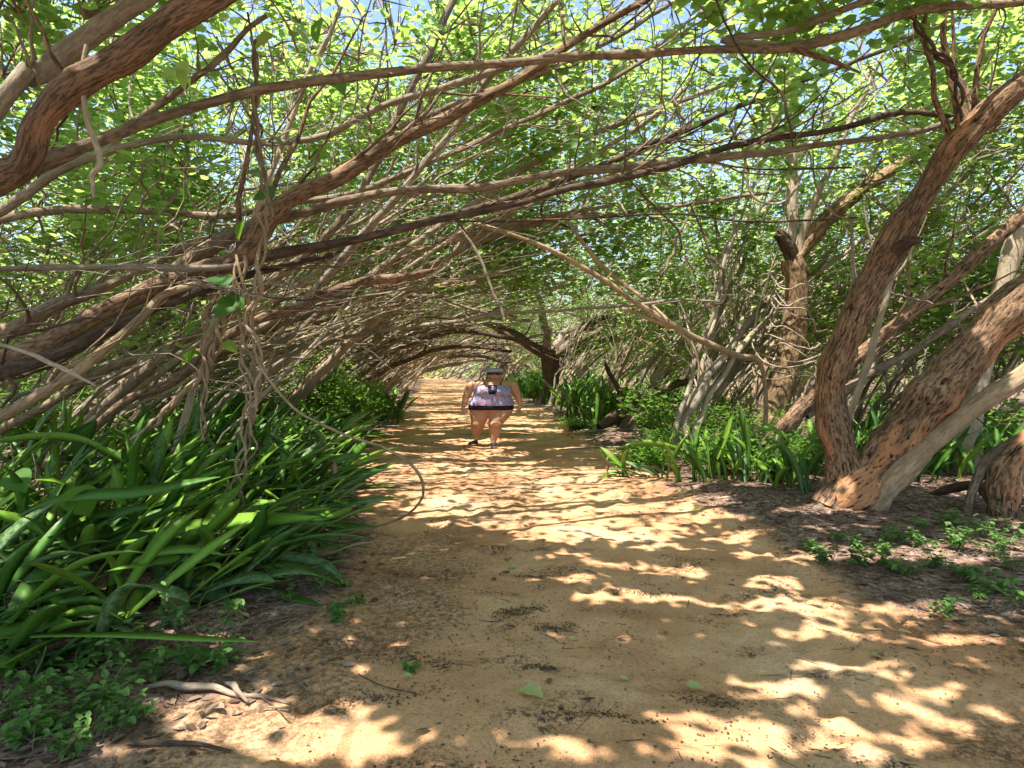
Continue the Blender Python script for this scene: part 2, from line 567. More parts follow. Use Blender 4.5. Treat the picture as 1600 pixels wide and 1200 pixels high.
# ------------------------------------------------------------------ where sunlight reaches the ground (gaps in the canopy)
LIT = [(640, 738, 120, 16), (850, 742, 150, 20), (1000, 768, 110, 20), (820, 792, 160, 30), (930, 822, 130, 26), (700, 765, 110, 20),
       (1090, 786, 60, 12), (1130, 808, 50, 6), (960, 880, 85, 7), (970, 932, 78, 14), (905, 905, 55, 7), (1050, 896, 55, 10), (880, 866, 50, 5),
       (640, 871, 40, 4), (655, 906, 28, 4), (1210, 906, 50, 13), (1250, 936, 72, 15), (1330, 952, 95, 14), (1430, 962, 80, 13),
       (1260, 982, 75, 12), (1390, 992, 100, 11), (1510, 992, 80, 12), (1190, 1010, 42, 9), (1240, 1032, 42, 7), (1350, 1042, 80, 13),
       (1500, 1036, 75, 11), (1220, 1072, 80, 20), (1420, 1082, 80, 18), (1540, 1112, 60, 18), (1350, 1130, 120, 22), (1100, 1130, 110, 12),
       (1200, 1162, 120, 22), (1460, 1162, 100, 22), (880, 1182, 85, 16), (765, 1164, 38, 9), (430, 1150, 170, 50), (310, 1125, 90, 36),
       (560, 1182, 110, 26), (1050, 1190, 120, 12), (1150, 832, 60, 7), (1280, 805, 70, 7), (1050, 855, 60, 5), (1180, 860, 60, 6), (1330, 830, 60, 5),
       (560, 715, 80, 7), (330, 1010, 60, 14), (150, 990, 110, 14), (280, 870, 90, 30), (150, 1180, 60, 18), (1450, 860, 60, 7), (1560, 960, 60, 8),
       (1580, 1000, 60, 10), (540, 800, 50, 5), (400, 900, 60, 20), (90, 760, 90, 25), (480, 830, 60, 12), (1130, 700, 90, 30), (1260, 940, 300, 8), (200, 800, 140, 40), (380, 815, 100, 22), (120, 700, 100, 25), (60, 940, 90, 22), (450, 760, 60, 14), (1350, 868, 140, 12), (1530, 868, 100, 24), (1050, 745, 110, 22), (1200, 752, 80, 20), (30, 820, 60, 30), (330, 720, 90, 18), (830, 772, 250, 44), (620, 742, 120, 20), (960, 800, 150, 26)]
LIT = np.array(LIT, float)


def open_at(gx, gy):
    """0..1 how open the canopy is above ground point (sun-projected)"""
    px, py, f = to_px(gx, gy, np.zeros_like(gx))
    o = np.zeros(len(gx))
    jx = 22 * (fbm(gx * 4, gy * 4, None, 51, 2) - 0.5) * 2
    jy = 9 * (fbm(gx * 4 + 40, gy * 4, None, 53, 2) - 0.5) * 2
    for cx, cy, rx, ry in LIT:
        r = np.sqrt(((px + jx - cx) / rx) ** 2 + ((py + jy - cy) / ry) ** 2)
        o = np.maximum(o, np.clip((1.28 - r) / 0.3, 0, 1))
    infr = (gx > -3.3) & (gx < 5.0) & (py > 700) & (px > -150) & (px < 1750) & (f > 1)
    nz = fbm(gx * 1.0, gy * 1.0, None, 61, 3)
    ox = np.clip((nz - 0.42) / 0.05, 0, 1)
    # stripes further down the path
    on_path = (gy > 10.5) & (pathness(gx, gy) > 0.3)
    ns = fbm(gx * 0.9, gy * 2.2, None, 71, 2)
    os_ = np.clip((ns - np.where(gy > 22, 0.53, 0.46)) / 0.05, 0, 1)
    ox = np.where(on_path, os_, ox)
    ox = np.where(np.hypot(gx - 5.4, gy - 11.6) < 1.7, 1.0, ox)         # leaves cleared to let sun onto the vine-wound tree
    ox = np.where(np.hypot(gx + 0.45, gy - 13.4) < 0.55, 1.0, ox)       # gap opened in the leaves to light the person
    return np.where(infr & (gy < 11.0), o, ox)


def lit_reject(P):
    """True where a leaf at P must go because it would shade a sunlit patch"""
    t = P[:, 2] / SUN[2]
    gx = P[:, 0] - SUN[0] * t; gy = P[:, 1] - SUN[1] * t
    return rng.random(len(P)) < open_at(gx, gy) * 0.97


# ------------------------------------------------------------------ leaves
LT = np.array([[0, 0, 0], [0.30, 0.46, 0.07], [0.74, 0.34, 0.03], [1.0, 0, -0.10], [0.74, -0.34, 0.03], [0.30, -0.46, 0.07]])
LQ = np.array([[0, 1, 2, 3], [0, 3, 4, 5]])


def leaves(P, size, up=0.75, var=None, width=1.0, droop=0.15):
    N = len(P)
    nrmv = nrm(np.stack([uni(-1, 1, N), uni(-1, 1, N), np.full(N, up * 2) * uni(0.5, 1.4, N)], -1))
    d = nrm(np.stack([uni(-1, 1, N), uni(-1, 1, N), uni(-1, 1, N) * 0.3 - droop], -1))
    d = nrm(d - nrmv * (d * nrmv).sum(1, keepdims=True))
    r = np.cross(d, nrmv)
    s = (size * uni(0.7, 1.25, N))[:, None, None] if np.ndim(size) == 0 else (size)[:, None, None]
    T = LT * np.array([1, width, 1])
    V = P[:, None] + s * (T[None, :, :1] * d[:, None] + T[None, :, 1:2] * r[:, None] + T[None, :, 2:] * nrmv[:, None])
    Q = LQ[None] + (np.arange(N) * 6)[:, None, None]
    if var is None: var = rng.random(N)
    return V, Q, np.repeat(var, 6)


HY = np.linspace(0, 1, 11)
HWD = np.interp(HY, [0, .06, .18, .3, .45, .6, .75, .88, 1], [.02, .27, .43, .47, .44, .36, .24, .11, .0])


def broad_leaf(p, size, d, nv, var, heart=True, curl=0.12):
    """one broad leaf with a folded midrib, curled tip and slightly wavy margin"""
    d = nrm(np.asarray(d, float)); nv = nrm(np.asarray(nv, float)); nv = nrm(nv - d * (nv * d).sum()); r = np.cross(d, nv)
    rows = []
    w = HWD if heart else np.sin(np.clip(HY, 0, 1) * pi) ** 0.8 * 0.3 + 0.004
    for i, y in enumerate(HY):
        back = -0.07 * math.exp(-((y - 0.06) / 0.06) ** 2) if heart else 0
        wv = 0.03 * sin(y * 19 + size * 50)
        c = p + size * (d * y - nv * curl * 1.6 * y * y)
        for u in (-1, -0.5, 0, 0.5, 1):
            rows.append(c + size * (r * u * w[i] + nv * (0.16 * abs(u) * w[i] + wv * u * u * w[i] * 2) + d * back * abs(u)))
    q = np.array([[i * 5 + j, i * 5 + j + 1, i * 5 + j + 6, i * 5 + j + 5] for i in range(10) for j in range(4)])
    return np.array(rows), q, np.full(55, var)


# ------------------------------------------------------------------ trees
TREES = []          # dict(root, segs:list of arrays, clumps:list)


def side_branches(S, Rs, n, t0=0.25, lmin=1.0, lmax=3.0, up=0.5, rf=0.5, fwd=1.0, K=8):
    """n side branches off the polyline S"""
    m = len(S)
    ii = (uni(t0, 0.98, n) * (m - 1)).astype(int)
    T = nrm(np.gradient(S, axis=0))[ii]
    rd = nrm(rng.normal(size=(n, 3)) * np.array([1, 1, 0.6]))
    D = nrm(T * fwd + rd * 0.8 + np.array([0, 0, up]) * uni(0.1, 1.5, n)[:, None])
    L = uni(lmin, lmax, n)
    D2 = nrm(D + rng.normal(size=(n, 3)) * 0.5 + np.array([0, 0, up * 0.5]))
    t = np.linspace(0, 1, K)[None, :, None]
    P = S[ii][:, None] + (D[:, None] * (t - t * t / 2) + D2[:, None] * t * t / 2) * L[:, None, None]
    P = P + np.cumsum(rng.normal(size=P.shape) * 0.02, 1) * L[:, None, None] * (t > 0)
    r0 = np.minimum(Rs[ii] * rf, 0.012 + L * 0.010)
    rad = r0[:, None] * (1 - 0.72 * t[..., 0])
    return P, np.maximum(rad, 0.0035)


def tree(name, base, stems, mats, label, cat="tree", group=None, crown=True, sides=10, nside=6, names=None, side_kw=None, attach=True, lump=0.10, flute=0.0, detail=0.0, shoots=0):
    """stems: list of (polyline (K,3), radii (K)); every stem with its side branches is a part"""
    root = empty(name, base)
    tag(root, label, cat, group)
    pts = []
    for i, (S, Rs) in enumerate(stems):
        acc = Acc()
        big = Rs.max() > 0.11
        sd = 20 if big and sides > 9 else sides
        dt = 0.0
        if detail and big:
            q_ = spline(np.column_stack([S, Rs]), 190); S_, R_ = q_[:, :3], q_[:, 3]; sd = 44; dt = detail
        else: S_, R_ = S, Rs
        V, Q, bk = tubes(S_, R_, sd, lump, 2.0, cap=True, flute=flute if big else 0, det=dt)
        acc.add(V, Q, bk=bk)
        ns = nside if np.isscalar(nside) else nside[i]
        if ns:
            P, rd = side_branches(S, Rs, ns, **(side_kw or {}))
            V, Q, bk = tubes(P, rd, 5); acc.add(V, Q, bk=bk)
            pts.append(P[:, 2:].reshape(-1, 3))
        if shoots and ns:                           # long thin shoots running with the stem
            P, rd = side_branches(S, Rs, shoots, t0=0.2, lmin=1.5, lmax=4.5, up=0.12, rf=0.22, fwd=2.3, K=12)
            P = P[(P[:, :, 1].min(1) > 4.6)]; rd = rd[:len(P)] * 0.8
            if len(P):
                V, Q, bk = tubes(P, rd, 5); acc.add(V, Q, bk=bk); pts.append(P[:, 6:].reshape(-1, 3))
        if ns and sides >= 9:                       # broken stubs and knots
            P, rd = side_branches(S, Rs, 5, t0=0.15, lmin=0.05, lmax=0.22, up=0.2, rf=0.55, fwd=0.5, K=4)
            rd = np.minimum(rd * 1.5, Rs.max() * 0.5) * np.array([1.2, 1, .9, .75])
            V, Q, bk = tubes(P, rd, 7, cap=True); acc.add(V, Q, bk=bk)
        pts.append(S[len(S) // 3:])
        nm = (names[i] if names else ("trunk" if i == 0 else "stem"))
        acc.build(nm, mats[i % len(mats)], root)
    t = dict(root=root, pts=np.concatenate(pts) if attach else None, mat=mats[0], twP=[], twR=[], clP=[], crown=crown)
    TREES.append(t)
    return t


def traced(pts, n=28, amp=0.0, root=None):
    """pts: (px,py,depth,width_px) traced from the photograph -> world polyline + radius. root: ground point to start from"""
    L = []
    for p in pts:
        w = at(p[0], p[1], p[2]); L.append([*w, p[3] / F * p[2] / 2 * (0.74 if p[3] > 12 else 0.85)])
    L = np.array(L)
    if root is not None:
        L = np.vstack([[root[0], root[1], gz(root[0], root[1]) - 0.08, L[0, 3] * 1.35], L])
    s = spline(L, n)
    P = s[:, :3]
    if amp: P = wob(P, amp)
    tt = np.linspace(0, 1, len(P)); kn = 1 + 0.30 * (vnoise(tt * len(P) * 0.45 + pts[0][0], tt * 0) - 0.5)
    return P, np.maximum(s[:, 3] * kn, 0.002)


def ordinal(i):
    w = ["first", "second", "third", "fourth", "fifth", "sixth", "seventh", "eighth", "ninth", "tenth", "eleventh", "twelfth", "thirteenth",
         "fourteenth", "fifteenth", "sixteenth", "seventeenth", "eighteenth", "nineteenth"]
    tens = {2: "twent", 3: "thirt", 4: "fort", 5: "fift", 6: "sixt", 7: "sevent", 8: "eight", 9: "ninet"}
    if i <= 19: return w[i - 1]
    t, o = divmod(i, 10)
    return tens[t] + ("ieth" if o == 0 else "y-" + w[o - 1])


#HEROES#
# ---- the forked tan tree at the right edge of the path
SA = traced([(1300, 792, 7.4, 92), (1318, 740, 7.4, 70), (1303, 665, 7.4, 60), (1298, 600, 7.35, 56), (1325, 520, 7.2, 60), (1374, 420, 7.1, 58), (1400, 372, 7.0, 62),
             (1442, 305, 6.9, 54), (1505, 215, 6.7, 52), (1600, 130, 6.5, 50), (1760, 20, 6.3, 44), (1930, -150, 6.0, 34)], 60)
SB = traced([(1268, 802, 7.42, 40), (1320, 778, 7.35, 84), (1392, 715, 7.3, 98), (1440, 640, 7.2, 96), (1505, 565, 7.1, 88), (1600, 465, 7.0, 82), (1760, 330, 6.8, 70), (1980, 180, 6.5, 50)], 56)
SCt = traced([(1350, 822, 7.2, 36), (1372, 790, 7.15, 36), (1392, 755, 7.1, 40), (1450, 700, 6.95, 40), (1520, 640, 6.85, 36), (1600, 585, 6.8, 36), (1760, 480, 6.6, 32), (1950, 380, 6.4, 24)], 40)
SN = traced([(1396, 392, 6.98, 34), (1415, 380, 6.85, 26), (1438, 374, 6.75, 12)], 8)
SR = traced([(1290, 790, 7.3, 26), (1262, 800, 7.25, 20), (1235, 812, 7.2, 8)], 8)
SV = traced([(1385, 500, 7.0, 7), (1378, 600, 6.95, 7), (1345, 655, 6.9, 8), (1330, 680, 7.0, 10), (1334, 560, 7.0, 14), (1385, 440, 6.9, 12)], 20)
tree("forked_tree", (*gxy(1310, 795), 0), [SA, SB, SCt, SN, SR], [BK_HERO, BK_HERO, BK_DEAD, BK_DARK, BK_BROWN],
     "thick tan tree with dark pitted bark, forked at the ground beside the path", names=["trunk", "trunk", "stem", "snag", "root"],
     nside=[5, 4, 3, 0, 0], side_kw=dict(t0=0.6, lmin=1.5, lmax=3.0), lump=0.22, sides=12, flute=0.03, detail=0.016)
# ---- the stub-topped tree wound with vines
S0 = traced([(1190, 700, 12, 66), (1205, 660, 12, 52), (1225, 600, 12, 48), (1240, 520, 12, 46), (1246, 450, 12, 44), (1238, 405, 12, 40)], 30)
S1 = traced([(1244, 420, 12, 30), (1230, 385, 11.9, 26), (1212, 360, 11.8, 12)], 8)
S2 = traced([(1236, 410, 12, 30), (1300, 335, 12, 28), (1400, 262, 12, 22), (1500, 205, 12, 18), (1640, 120, 12, 14), (1800, 40, 12, 10)], 30)
S3 = traced([(1240, 405, 12.1, 26), (1238, 300, 12.2, 20), (1236, 180, 12.3, 19), (1240, 60, 12.5, 16), (1262, -60, 12.6, 12)], 26)
S4 = traced([(1244, 410, 12, 22), (1262, 340, 11.9, 17), (1300, 250, 11.8, 13), (1345, 150, 11.7, 10), (1400, 60, 11.6, 8)], 24, 0.1)
tree("vine_wrapped_tree", (*gxy(1190, 708), 0), [S0, S1, S2, S3, S4], [BK_VINY, BK_DARK, BK_VINY, BK_PALE, BK_PALE],
     "straw brown tree with a broken stub on top, wound with bleached vines", names=["trunk", "snag", "limb", "limb", "limb"],
     nside=[0, 0, 8, 8, 6], lump=0.16, sides=12, flute=0.05, detail=0.03)
# ---- leaning trunk crossing behind the forked tree
S = traced([(1195, 700, 9.2, 34), (1232, 660, 9.2, 32), (1290, 600, 9.2, 30), (1385, 520, 9.1, 28), (1470, 450, 9.1, 27), (1560, 370, 9.0, 26), (1700, 250, 8.9, 22), (1900, 90, 8.8, 14)], 44)
S2 = traced([(1260, 650, 9.3, 16), (1350, 590, 9.4, 16), (1470, 520, 9.6, 15), (1600, 430, 9.8, 14), (1800, 330, 10, 10)], 30, 0.06)
tree("leaning_tree", (*gxy(1185, 750), 0), [S, S2], [BK_HERO, BK_BROWN], "mossy tan trunk rising to the right behind the forked tree",
     nside=[6, 6], sides=12)
# ---- smooth thin sapling in front of it and right-edge trunks
S = traced([(1328, 690, 8.0, 14), (1345, 610, 8.0, 13), (1366, 520, 8.0, 12), (1395, 430, 8.0, 10), (1420, 350, 8.1, 8), (1470, 240, 8.2, 6)], 26, 0.05, root=(4.4, 8.0))
tree("sapling", (4.4, 8.0, 0), [S], [BK_PALE], "thin smooth pale sapling between the two trunks of the forked tree", nside=5, side_kw=dict(t0=0.5, lmin=0.5, lmax=1.2))
S = traced([(1568, 806, 6.9, 60), (1566, 760, 6.85, 58), (1584, 720, 6.8, 54), (1640, 670, 6.7, 50), (1760, 600, 6.6, 44), (1950, 500, 6.4, 36)], 34)
S2 = traced([(1508, 812, 7.0, 18), (1522, 760, 7.0, 20), (1552, 712, 6.95, 22), (1610, 672, 6.9, 20), (1740, 560, 6.8, 16)], 26)
S3 = traced([(1555, 800, 6.9, 14), (1530, 760, 7.4, 22), (1480, 765, 7.8, 16), (1440, 780, 8.1, 8)], 14)
tree("stout_tree", (*gxy(1568, 808), 0), [S, S2, S3], [BK_HERO, BK_BROWN, BK_DARK], "stout bulging trunk at the right edge with a slim stem beside it",
     names=["trunk", "stem", "root"], nside=[3, 3, 0], side_kw=dict(t0=0.7), lump=0.2, sides=12, detail=0.016)
S = traced([(1520, 640, 10, 40), (1550, 520, 10, 38), (1580, 400, 10, 38), (1620, 300, 10, 34), (1700, 150, 10, 26)], 30, root=(7.1, 10.0))
tree("smooth_tree", (7.1, 10.0, 0), [S], [BK_PALE], "smooth pale straight trunk standing at the right edge behind the stout tree", nside=7, sides=12)
# long green-grey trunks leaning up to the right edge
S = traced([(1215, 690, 16, 16), (1330, 560, 15.5, 16), (1430, 470, 15, 17), (1520, 400, 15, 16), (1620, 320, 14.5, 14), (1800, 180, 14, 10)], 34, 0.1, root=(6.2, 16.5))
S2 = traced([(1250, 660, 15.8, 10), (1330, 600, 15.5, 10), (1420, 540, 15.2, 12), (1500, 440, 15, 11), (1560, 330, 15, 9), (1620, 200, 15, 6)], 30, 0.1)
tree("grey_leaning_tree", (6.2, 16.5, 0), [S, S2], [BK_GREY], "grey tree leaning steeply right behind the vine-wound trunk", nside=8)
# ---- dead tree at left of right bed
S = traced([(935, 668, 15.8, 20), (960, 652, 16, 26), (1000, 625, 16.1, 24), (1050, 602, 16.3, 20), (1110, 585, 16.5, 15), (1190, 560, 17, 9)], 26)
S2 = traced([(975, 640, 16, 14), (968, 612, 16, 11), (950, 580, 16, 8), (945, 565, 16, 5)], 12)
S3 = traced([(990, 655, 15.8, 9), (1030, 640, 15.6, 9), (1100, 628, 15.4, 6)], 12)
tree("fallen_tree", (*gxy(940, 676), 0), [S, S2, S3], [BK_DARK, BK_DARK, BK_WHITE], "dark fallen tree with an upright broken limb behind the right hand bed", cat="fallen tree",
     names=["trunk", "limb", "limb"], nside=[6, 1, 0], lump=0.22, side_kw=dict(lmin=0.4, lmax=1.2, t0=0.3), attach=False, sides=12)
# ---- long pale pole leaning down to the right, with its arms
S = traced([(1192, 576, 10.5, 9), (1150, 555, 10.3, 12), (1060, 515, 10, 13), (960, 448, 9.7, 11), (860, 390, 9.4, 9), (740, 348, 9.0, 7)], 30, 0.03, root=(4.3, 10.9))
S2 = traced([(1055, 512, 10, 9), (1010, 470, 10.2, 8), (950, 425, 10.4, 9), (915, 385, 10.5, 8), (885, 342, 10.6, 5)], 16)
S3 = traced([(1050, 512, 10, 8), (1000, 492, 9.9, 8), (972, 482, 9.9, 6)], 10)
S4 = traced([(1058, 516, 10, 6), (1082, 540, 10, 6), (1092, 570, 10, 4), (1090, 600, 10, 3)], 10)
tree("dead_branch", (4.3, 10.9, 0), [S, S2, S3, S4], [BK_DEAD], "long dead tan pole slanting down across the middle to the vine-wound tree", cat="branch",
     names=["pole", "arm", "arm", "arm"], nside=[2, 0, 0, 0], side_kw=dict(lmin=0.3, lmax=0.8, rf=0.4), attach=False)
# ---- dark multi-stem trees at the end of the tunnel
for (px, d, w, lab) in ((862, 27, 30, "dark thick multi-stemmed trunk behind the snake plants right of the person"),
                        (788, 50, 20, "dark trunk fanning out directly behind the person's head")):
    gxx = (px - 800) / F * d
    st = []
    b0 = np.array([gxx, d, gz(gxx, d) - 0.1]); r0 = w / F * d / 2
    top = at(px - 5, 548, d)
    st.append((spline(np.array([[*b0, r0 * 1.3], [*((b0 + top) / 2 + np.array([0.1, 0, 0])), r0], [*top, r0 * 0.95]]), 12)[:, :3],
               spline(np.array([[*b0, r0 * 1.3], [*((b0 + top) / 2), r0], [*top, r0 * 0.95]]), 12)[:, 3]))
    for k in range(9):
        ax = uni(-1.0, 1.3); l = uni(4, 9)
        e = top + np.array([ax * l * 0.9, uni(-3, 3), uni(0.8, 2.8)]); m_ = (top + e) / 2 + np.array([0, 0, uni(0.2, 0.9)])
        s = spline(np.array([[*(top - [0, 0, 0.3]), r0 * 0.5], [*m_, r0 * 0.3], [*e, r0 * 0.12]]), 16)
        st.append((wob(s[:, :3], 0.15), s[:, 3]))
    tree("dark_trunk_tree", b0 * [1, 1, 0], st, [BK_DARK, BK_BROWN, BK_GREY], lab, nside=[0] + [6] * 9, names=["trunk"] + ["limb"] * 9, lump=0.2, flute=0.05)

# ---- near top-left tree with the thick elbow and the long limb crossing the whole frame
S = traced([(-330, 480, 4.3, 90), (-150, 345, 4.3, 76), (-40, 296, 4.3, 62), (20, 268, 4.2, 52), (44, 245, 4.1, 50), (62, 190, 4.0, 54), (112, 135, 4.0, 60), (200, 85, 4.0, 56), (275, 28, 4.0, 58), (350, -15, 4.0, 56),
            (480, -110, 4.0, 44), (640, -230, 4.0, 30)], 64, 0, root=(-6.2, 4.6))
S2 = traced([(10, 275, 4.25, 30), (75, 247, 4.4, 26), (150, 222, 4.5, 24), (250, 184, 4.7, 23), (400, 142, 5, 20), (520, 124, 5.2, 19), (600, 114, 5.4, 18), (700, 104, 5.6, 17), (800, 98, 5.8, 17),
             (900, 88, 6, 17), (1000, 84, 6.1, 17), (1100, 78, 6.2, 16), (1232, 74, 6.3, 22), (1330, 52, 6.3, 20), (1440, 14, 6.3, 19), (1600, 2, 6.3, 15), (1800, -40, 6.3, 12)], 80)
S3 = traced([(1225, 72, 6.3, 12), (1130, 62, 6.35, 12), (1230, 48, 6.4, 13), (1330, 10, 6.4, 12), (1450, -40, 6.4, 9)], 24)
S4 = traced([(1235, 76, 6.3, 12), (1290, 92, 6.2, 9), (1345, 114, 6.1, 4)], 10)
S5 = traced([(-20, 190, 4.6, 40), (60, 118, 4.7, 40), (130, 62, 4.8, 42), (230, -10, 4.9, 40), (380, -120, 5, 30)], 30, 0.04, root=(-6.4, 5.0))
S6 = traced([(-60, 330, 5.2, 26), (60, 262, 5.3, 20), (160, 215, 5.4, 16), (260, 150, 5.5, 14), (340, 90, 5.6, 11), (420, 20, 5.6, 8)], 30, 0.06)
tree("elbow_tree", (-6.2, 4.6, 0), [S, S2, S3, S4, S5, S6], [BK_RED, BK_BROWN, BK_GREY, BK_RED, BK_GREY, BK_BROWN],
     "thick reddish elbow tree at top left whose long limb crosses the frame", names=["trunk", "limb", "limb", "snag", "trunk", "limb"],
     nside=[4, 9, 4, 0, 4, 4], lump=0.13, sides=12, side_kw=dict(t0=0.45, lmin=0.4, lmax=1.3, rf=0.3, fwd=0.6, up=0.5), detail=0.009)

# ---- leaning trees rising from the left (traced)
LEFT = [
    # name, mat, label, list of stems, root, nside
    ("split_trunk_tree", [BK_RED, BK_DARK, BK_BROWN], "reddish split trunk with a viny knuckle, leaning right over the left bed",
     [([(-120, 640, 6.3, 54), (0, 572, 6.3, 50), (90, 530, 6.3, 46), (190, 470, 6.2, 44), (300, 425, 6.1, 40), (372, 408, 6.0, 52), (402, 372, 6.0, 50), (452, 312, 6.0, 42), (520, 278, 6.0, 38), (600, 236, 6.1, 32), (662, 200, 6.2, 26), (780, 140, 6.4, 20), (900, 62, 6.6, 16), (1040, -20, 6.8, 10)], (-7.4, 6.6)),
      ([(372, 412, 6.0, 30), (440, 395, 6.1, 22), (560, 372, 6.2, 18), (690, 345, 6.4, 16), (800, 320, 6.6, 15), (905, 290, 6.8, 15), (1040, 262, 7, 14), (1150, 226, 7.2, 14), (1300, 204, 7.4, 13), (1400, 176, 7.5, 12), (1530, 186, 7.6, 8)], None),
      ([(230, 455, 6.15, 34), (330, 385, 6.2, 34), (420, 345, 6.3, 26), (500, 325, 6.4, 20), (620, 300, 6.5, 18), (760, 290, 6.7, 18), (900, 268, 6.9, 16), (1080, 250, 7.1, 15), (1240, 232, 7.2, 14), (1450, 200, 7.3, 10), (1560, 150, 7.4, 6)], None)], [5, 7, 7]),
    ("charred_tree", [BK_DARK, BK_BROWN], "blackened rough trunk low at the left edge slanting right above the bed",
     [([(-100, 612, 5.6, 34), (0, 586, 5.6, 34), (100, 548, 5.7, 34), (200, 498, 5.8, 30), (290, 462, 5.9, 20), (400, 425, 6.2, 12), (520, 398, 6.5, 9)], (-7.0, 5.8)),
      ([(-80, 545, 6.6, 42), (20, 515, 6.6, 40), (80, 478, 6.6, 36), (160, 450, 6.6, 22), (260, 400, 6.8, 14), (400, 340, 7, 10)], (-8.2, 6.8))], [3, 4]),
    ("curved_pale_tree", [BK_DEAD], "smooth yellow-brown stem curving up from the left bed to the knuckle",
     [([(-60, 690, 5.4, 24), (20, 642, 5.4, 24), (110, 590, 5.5, 22), (180, 535, 5.6, 19), (230, 490, 5.7, 17), (262, 458, 5.8, 15), (330, 440, 6, 12), (420, 400, 6.2, 9)], (-5.6, 5.5))], [2]),
    ("rust_limb_tree", [BK_RED, BK_GREY], "rust brown limb with a torn dead end in front of the tunnel",
     [([(180, 640, 8, 20), (280, 590, 8, 22), (350, 530, 8, 24), (402, 500, 8, 22), (470, 478, 8.1, 22), (530, 450, 8.2, 22), (600, 436, 8.3, 24), (640, 428, 8.3, 16), (682, 420, 8.4, 5)], (-6.2, 8.2)),
      ([(468, 478, 8.1, 18), (520, 420, 8.0, 18), (572, 360, 7.9, 18), (625, 300, 7.8, 17), (668, 250, 7.7, 16), (704, 210, 7.7, 15), (780, 105, 7.6, 14), (870, 0, 7.5, 11)], None)], [2, 6]),
    ("flat_branch_tree", [BK_GREY, BK_BROWN], "pale level branch running straight from the left edge to the knuckle",
     [([(-300, 470, 5.6, 22), (-120, 428, 5.6, 16), (0, 422, 5.6, 13), (120, 418, 5.6, 14), (240, 420, 5.7, 14), (340, 419, 5.8, 12), (385, 408, 5.9, 7)], (-8.5, 5.4))], [2]),
    ("upper_limb_tree", [BK_GREY, BK_BROWN, BK_PALE], "grey tree whose wavy limb undulates across the upper left",
     [([(-140, 420, 7, 30), (0, 330, 7, 26), (90, 270, 7, 20), (180, 232, 7, 16), (280, 214, 7, 14), (400, 226, 7.1, 14), (500, 214, 7.2, 14), (600, 166, 7.3, 14), (720, 130, 7.4, 12), (880, 70, 7.5, 9), (1000, 0, 7.6, 6)], (-9.0, 7.2)),
      ([(-80, 360, 8, 20), (60, 332, 8, 18), (200, 328, 8, 16), (350, 336, 8, 15), (440, 318, 8.1, 13), (560, 300, 8.2, 12), (700, 240, 8.4, 11), (900, 150, 8.6, 9), (1100, 40, 8.8, 6)], None),
      ([(330, 520, 8.2, 12), (372, 430, 8.1, 12), (404, 320, 8.0, 11), (445, 220, 8.0, 10), (480, 120, 8.0, 10), (530, 20, 8.0, 8), (560, -60, 8, 6)], (-4.6, 8.4))], [6, 7, 5]),
    ("dark_twisted_tree", [BK_BROWN, BK_DARK], "dark brown tree with crooked tops near the middle of the canopy",
     [([(250, 560, 9, 24), (380, 470, 9, 22), (500, 380, 9, 20), (580, 270, 9, 18), (612, 200, 9, 17), (640, 140, 9, 17), (700, 20, 9, 14), (740, -60, 9, 10)], (-7.0, 9.2)),
      ([(480, 395, 9, 14), (640, 350, 9.2, 13), (800, 310, 9.4, 13), (960, 250, 9.6, 12), (1100, 190, 9.8, 11), (1300, 110, 10, 9), (1500, 30, 10.2, 6)], None),
      ([(620, 200, 9, 12), (720, 160, 9.2, 12), (830, 120, 9.4, 11), (960, 60, 9.6, 9), (1060, 0, 9.7, 7)], None)], [6, 8, 6]),
    ("low_arch_tree", [BK_BROWN, BK_GREY], "long brown tree leaning low over the path behind the rust limb",
     [([(60, 640, 10, 22), (200, 565, 10, 20), (330, 548, 10, 17), (440, 535, 10.2, 14), (520, 470, 10.4, 12), (640, 400, 10.6, 11), (800, 350, 10.8, 9), (960, 320, 11, 7)], (-9.5, 10.2)),
      ([(300, 560, 10, 14), (420, 505, 10.2, 14), (560, 440, 10.4, 14), (720, 330, 10.6, 13), (860, 240, 10.8, 12), (1000, 180, 11, 11), (1180, 110, 11.2, 8), (1300, 20, 11.4, 5)], None),
      ([(390, 520, 10.2, 12), (560, 470, 10.6, 12), (700, 400, 11, 11), (850, 345, 11.4, 11), (1000, 330, 11.8, 8), (1200, 300, 12, 6)], None)], [5, 8, 8]),
]
for nm, mats, lab, stems, ns in LEFT:
    st = []
    base = None
    for pts, rt in stems:
        P_, R_ = traced(pts, 46, 0.035, root=rt); st.append((P_, R_ * np.where(R_ > 0.06, 0.86, 1.0)))
        if base is None: base = rt
    tree(nm, (base[0], base[1], 0), st, mats, lab, nside=[int(q * 1.8) for q in ns], lump=0.16, sides=12, side_kw=dict(t0=0.35, lmin=0.7, lmax=2.4, rf=0.32, fwd=0.9, up=0.4), detail=0.010, shoots=9)
#/HEROES#

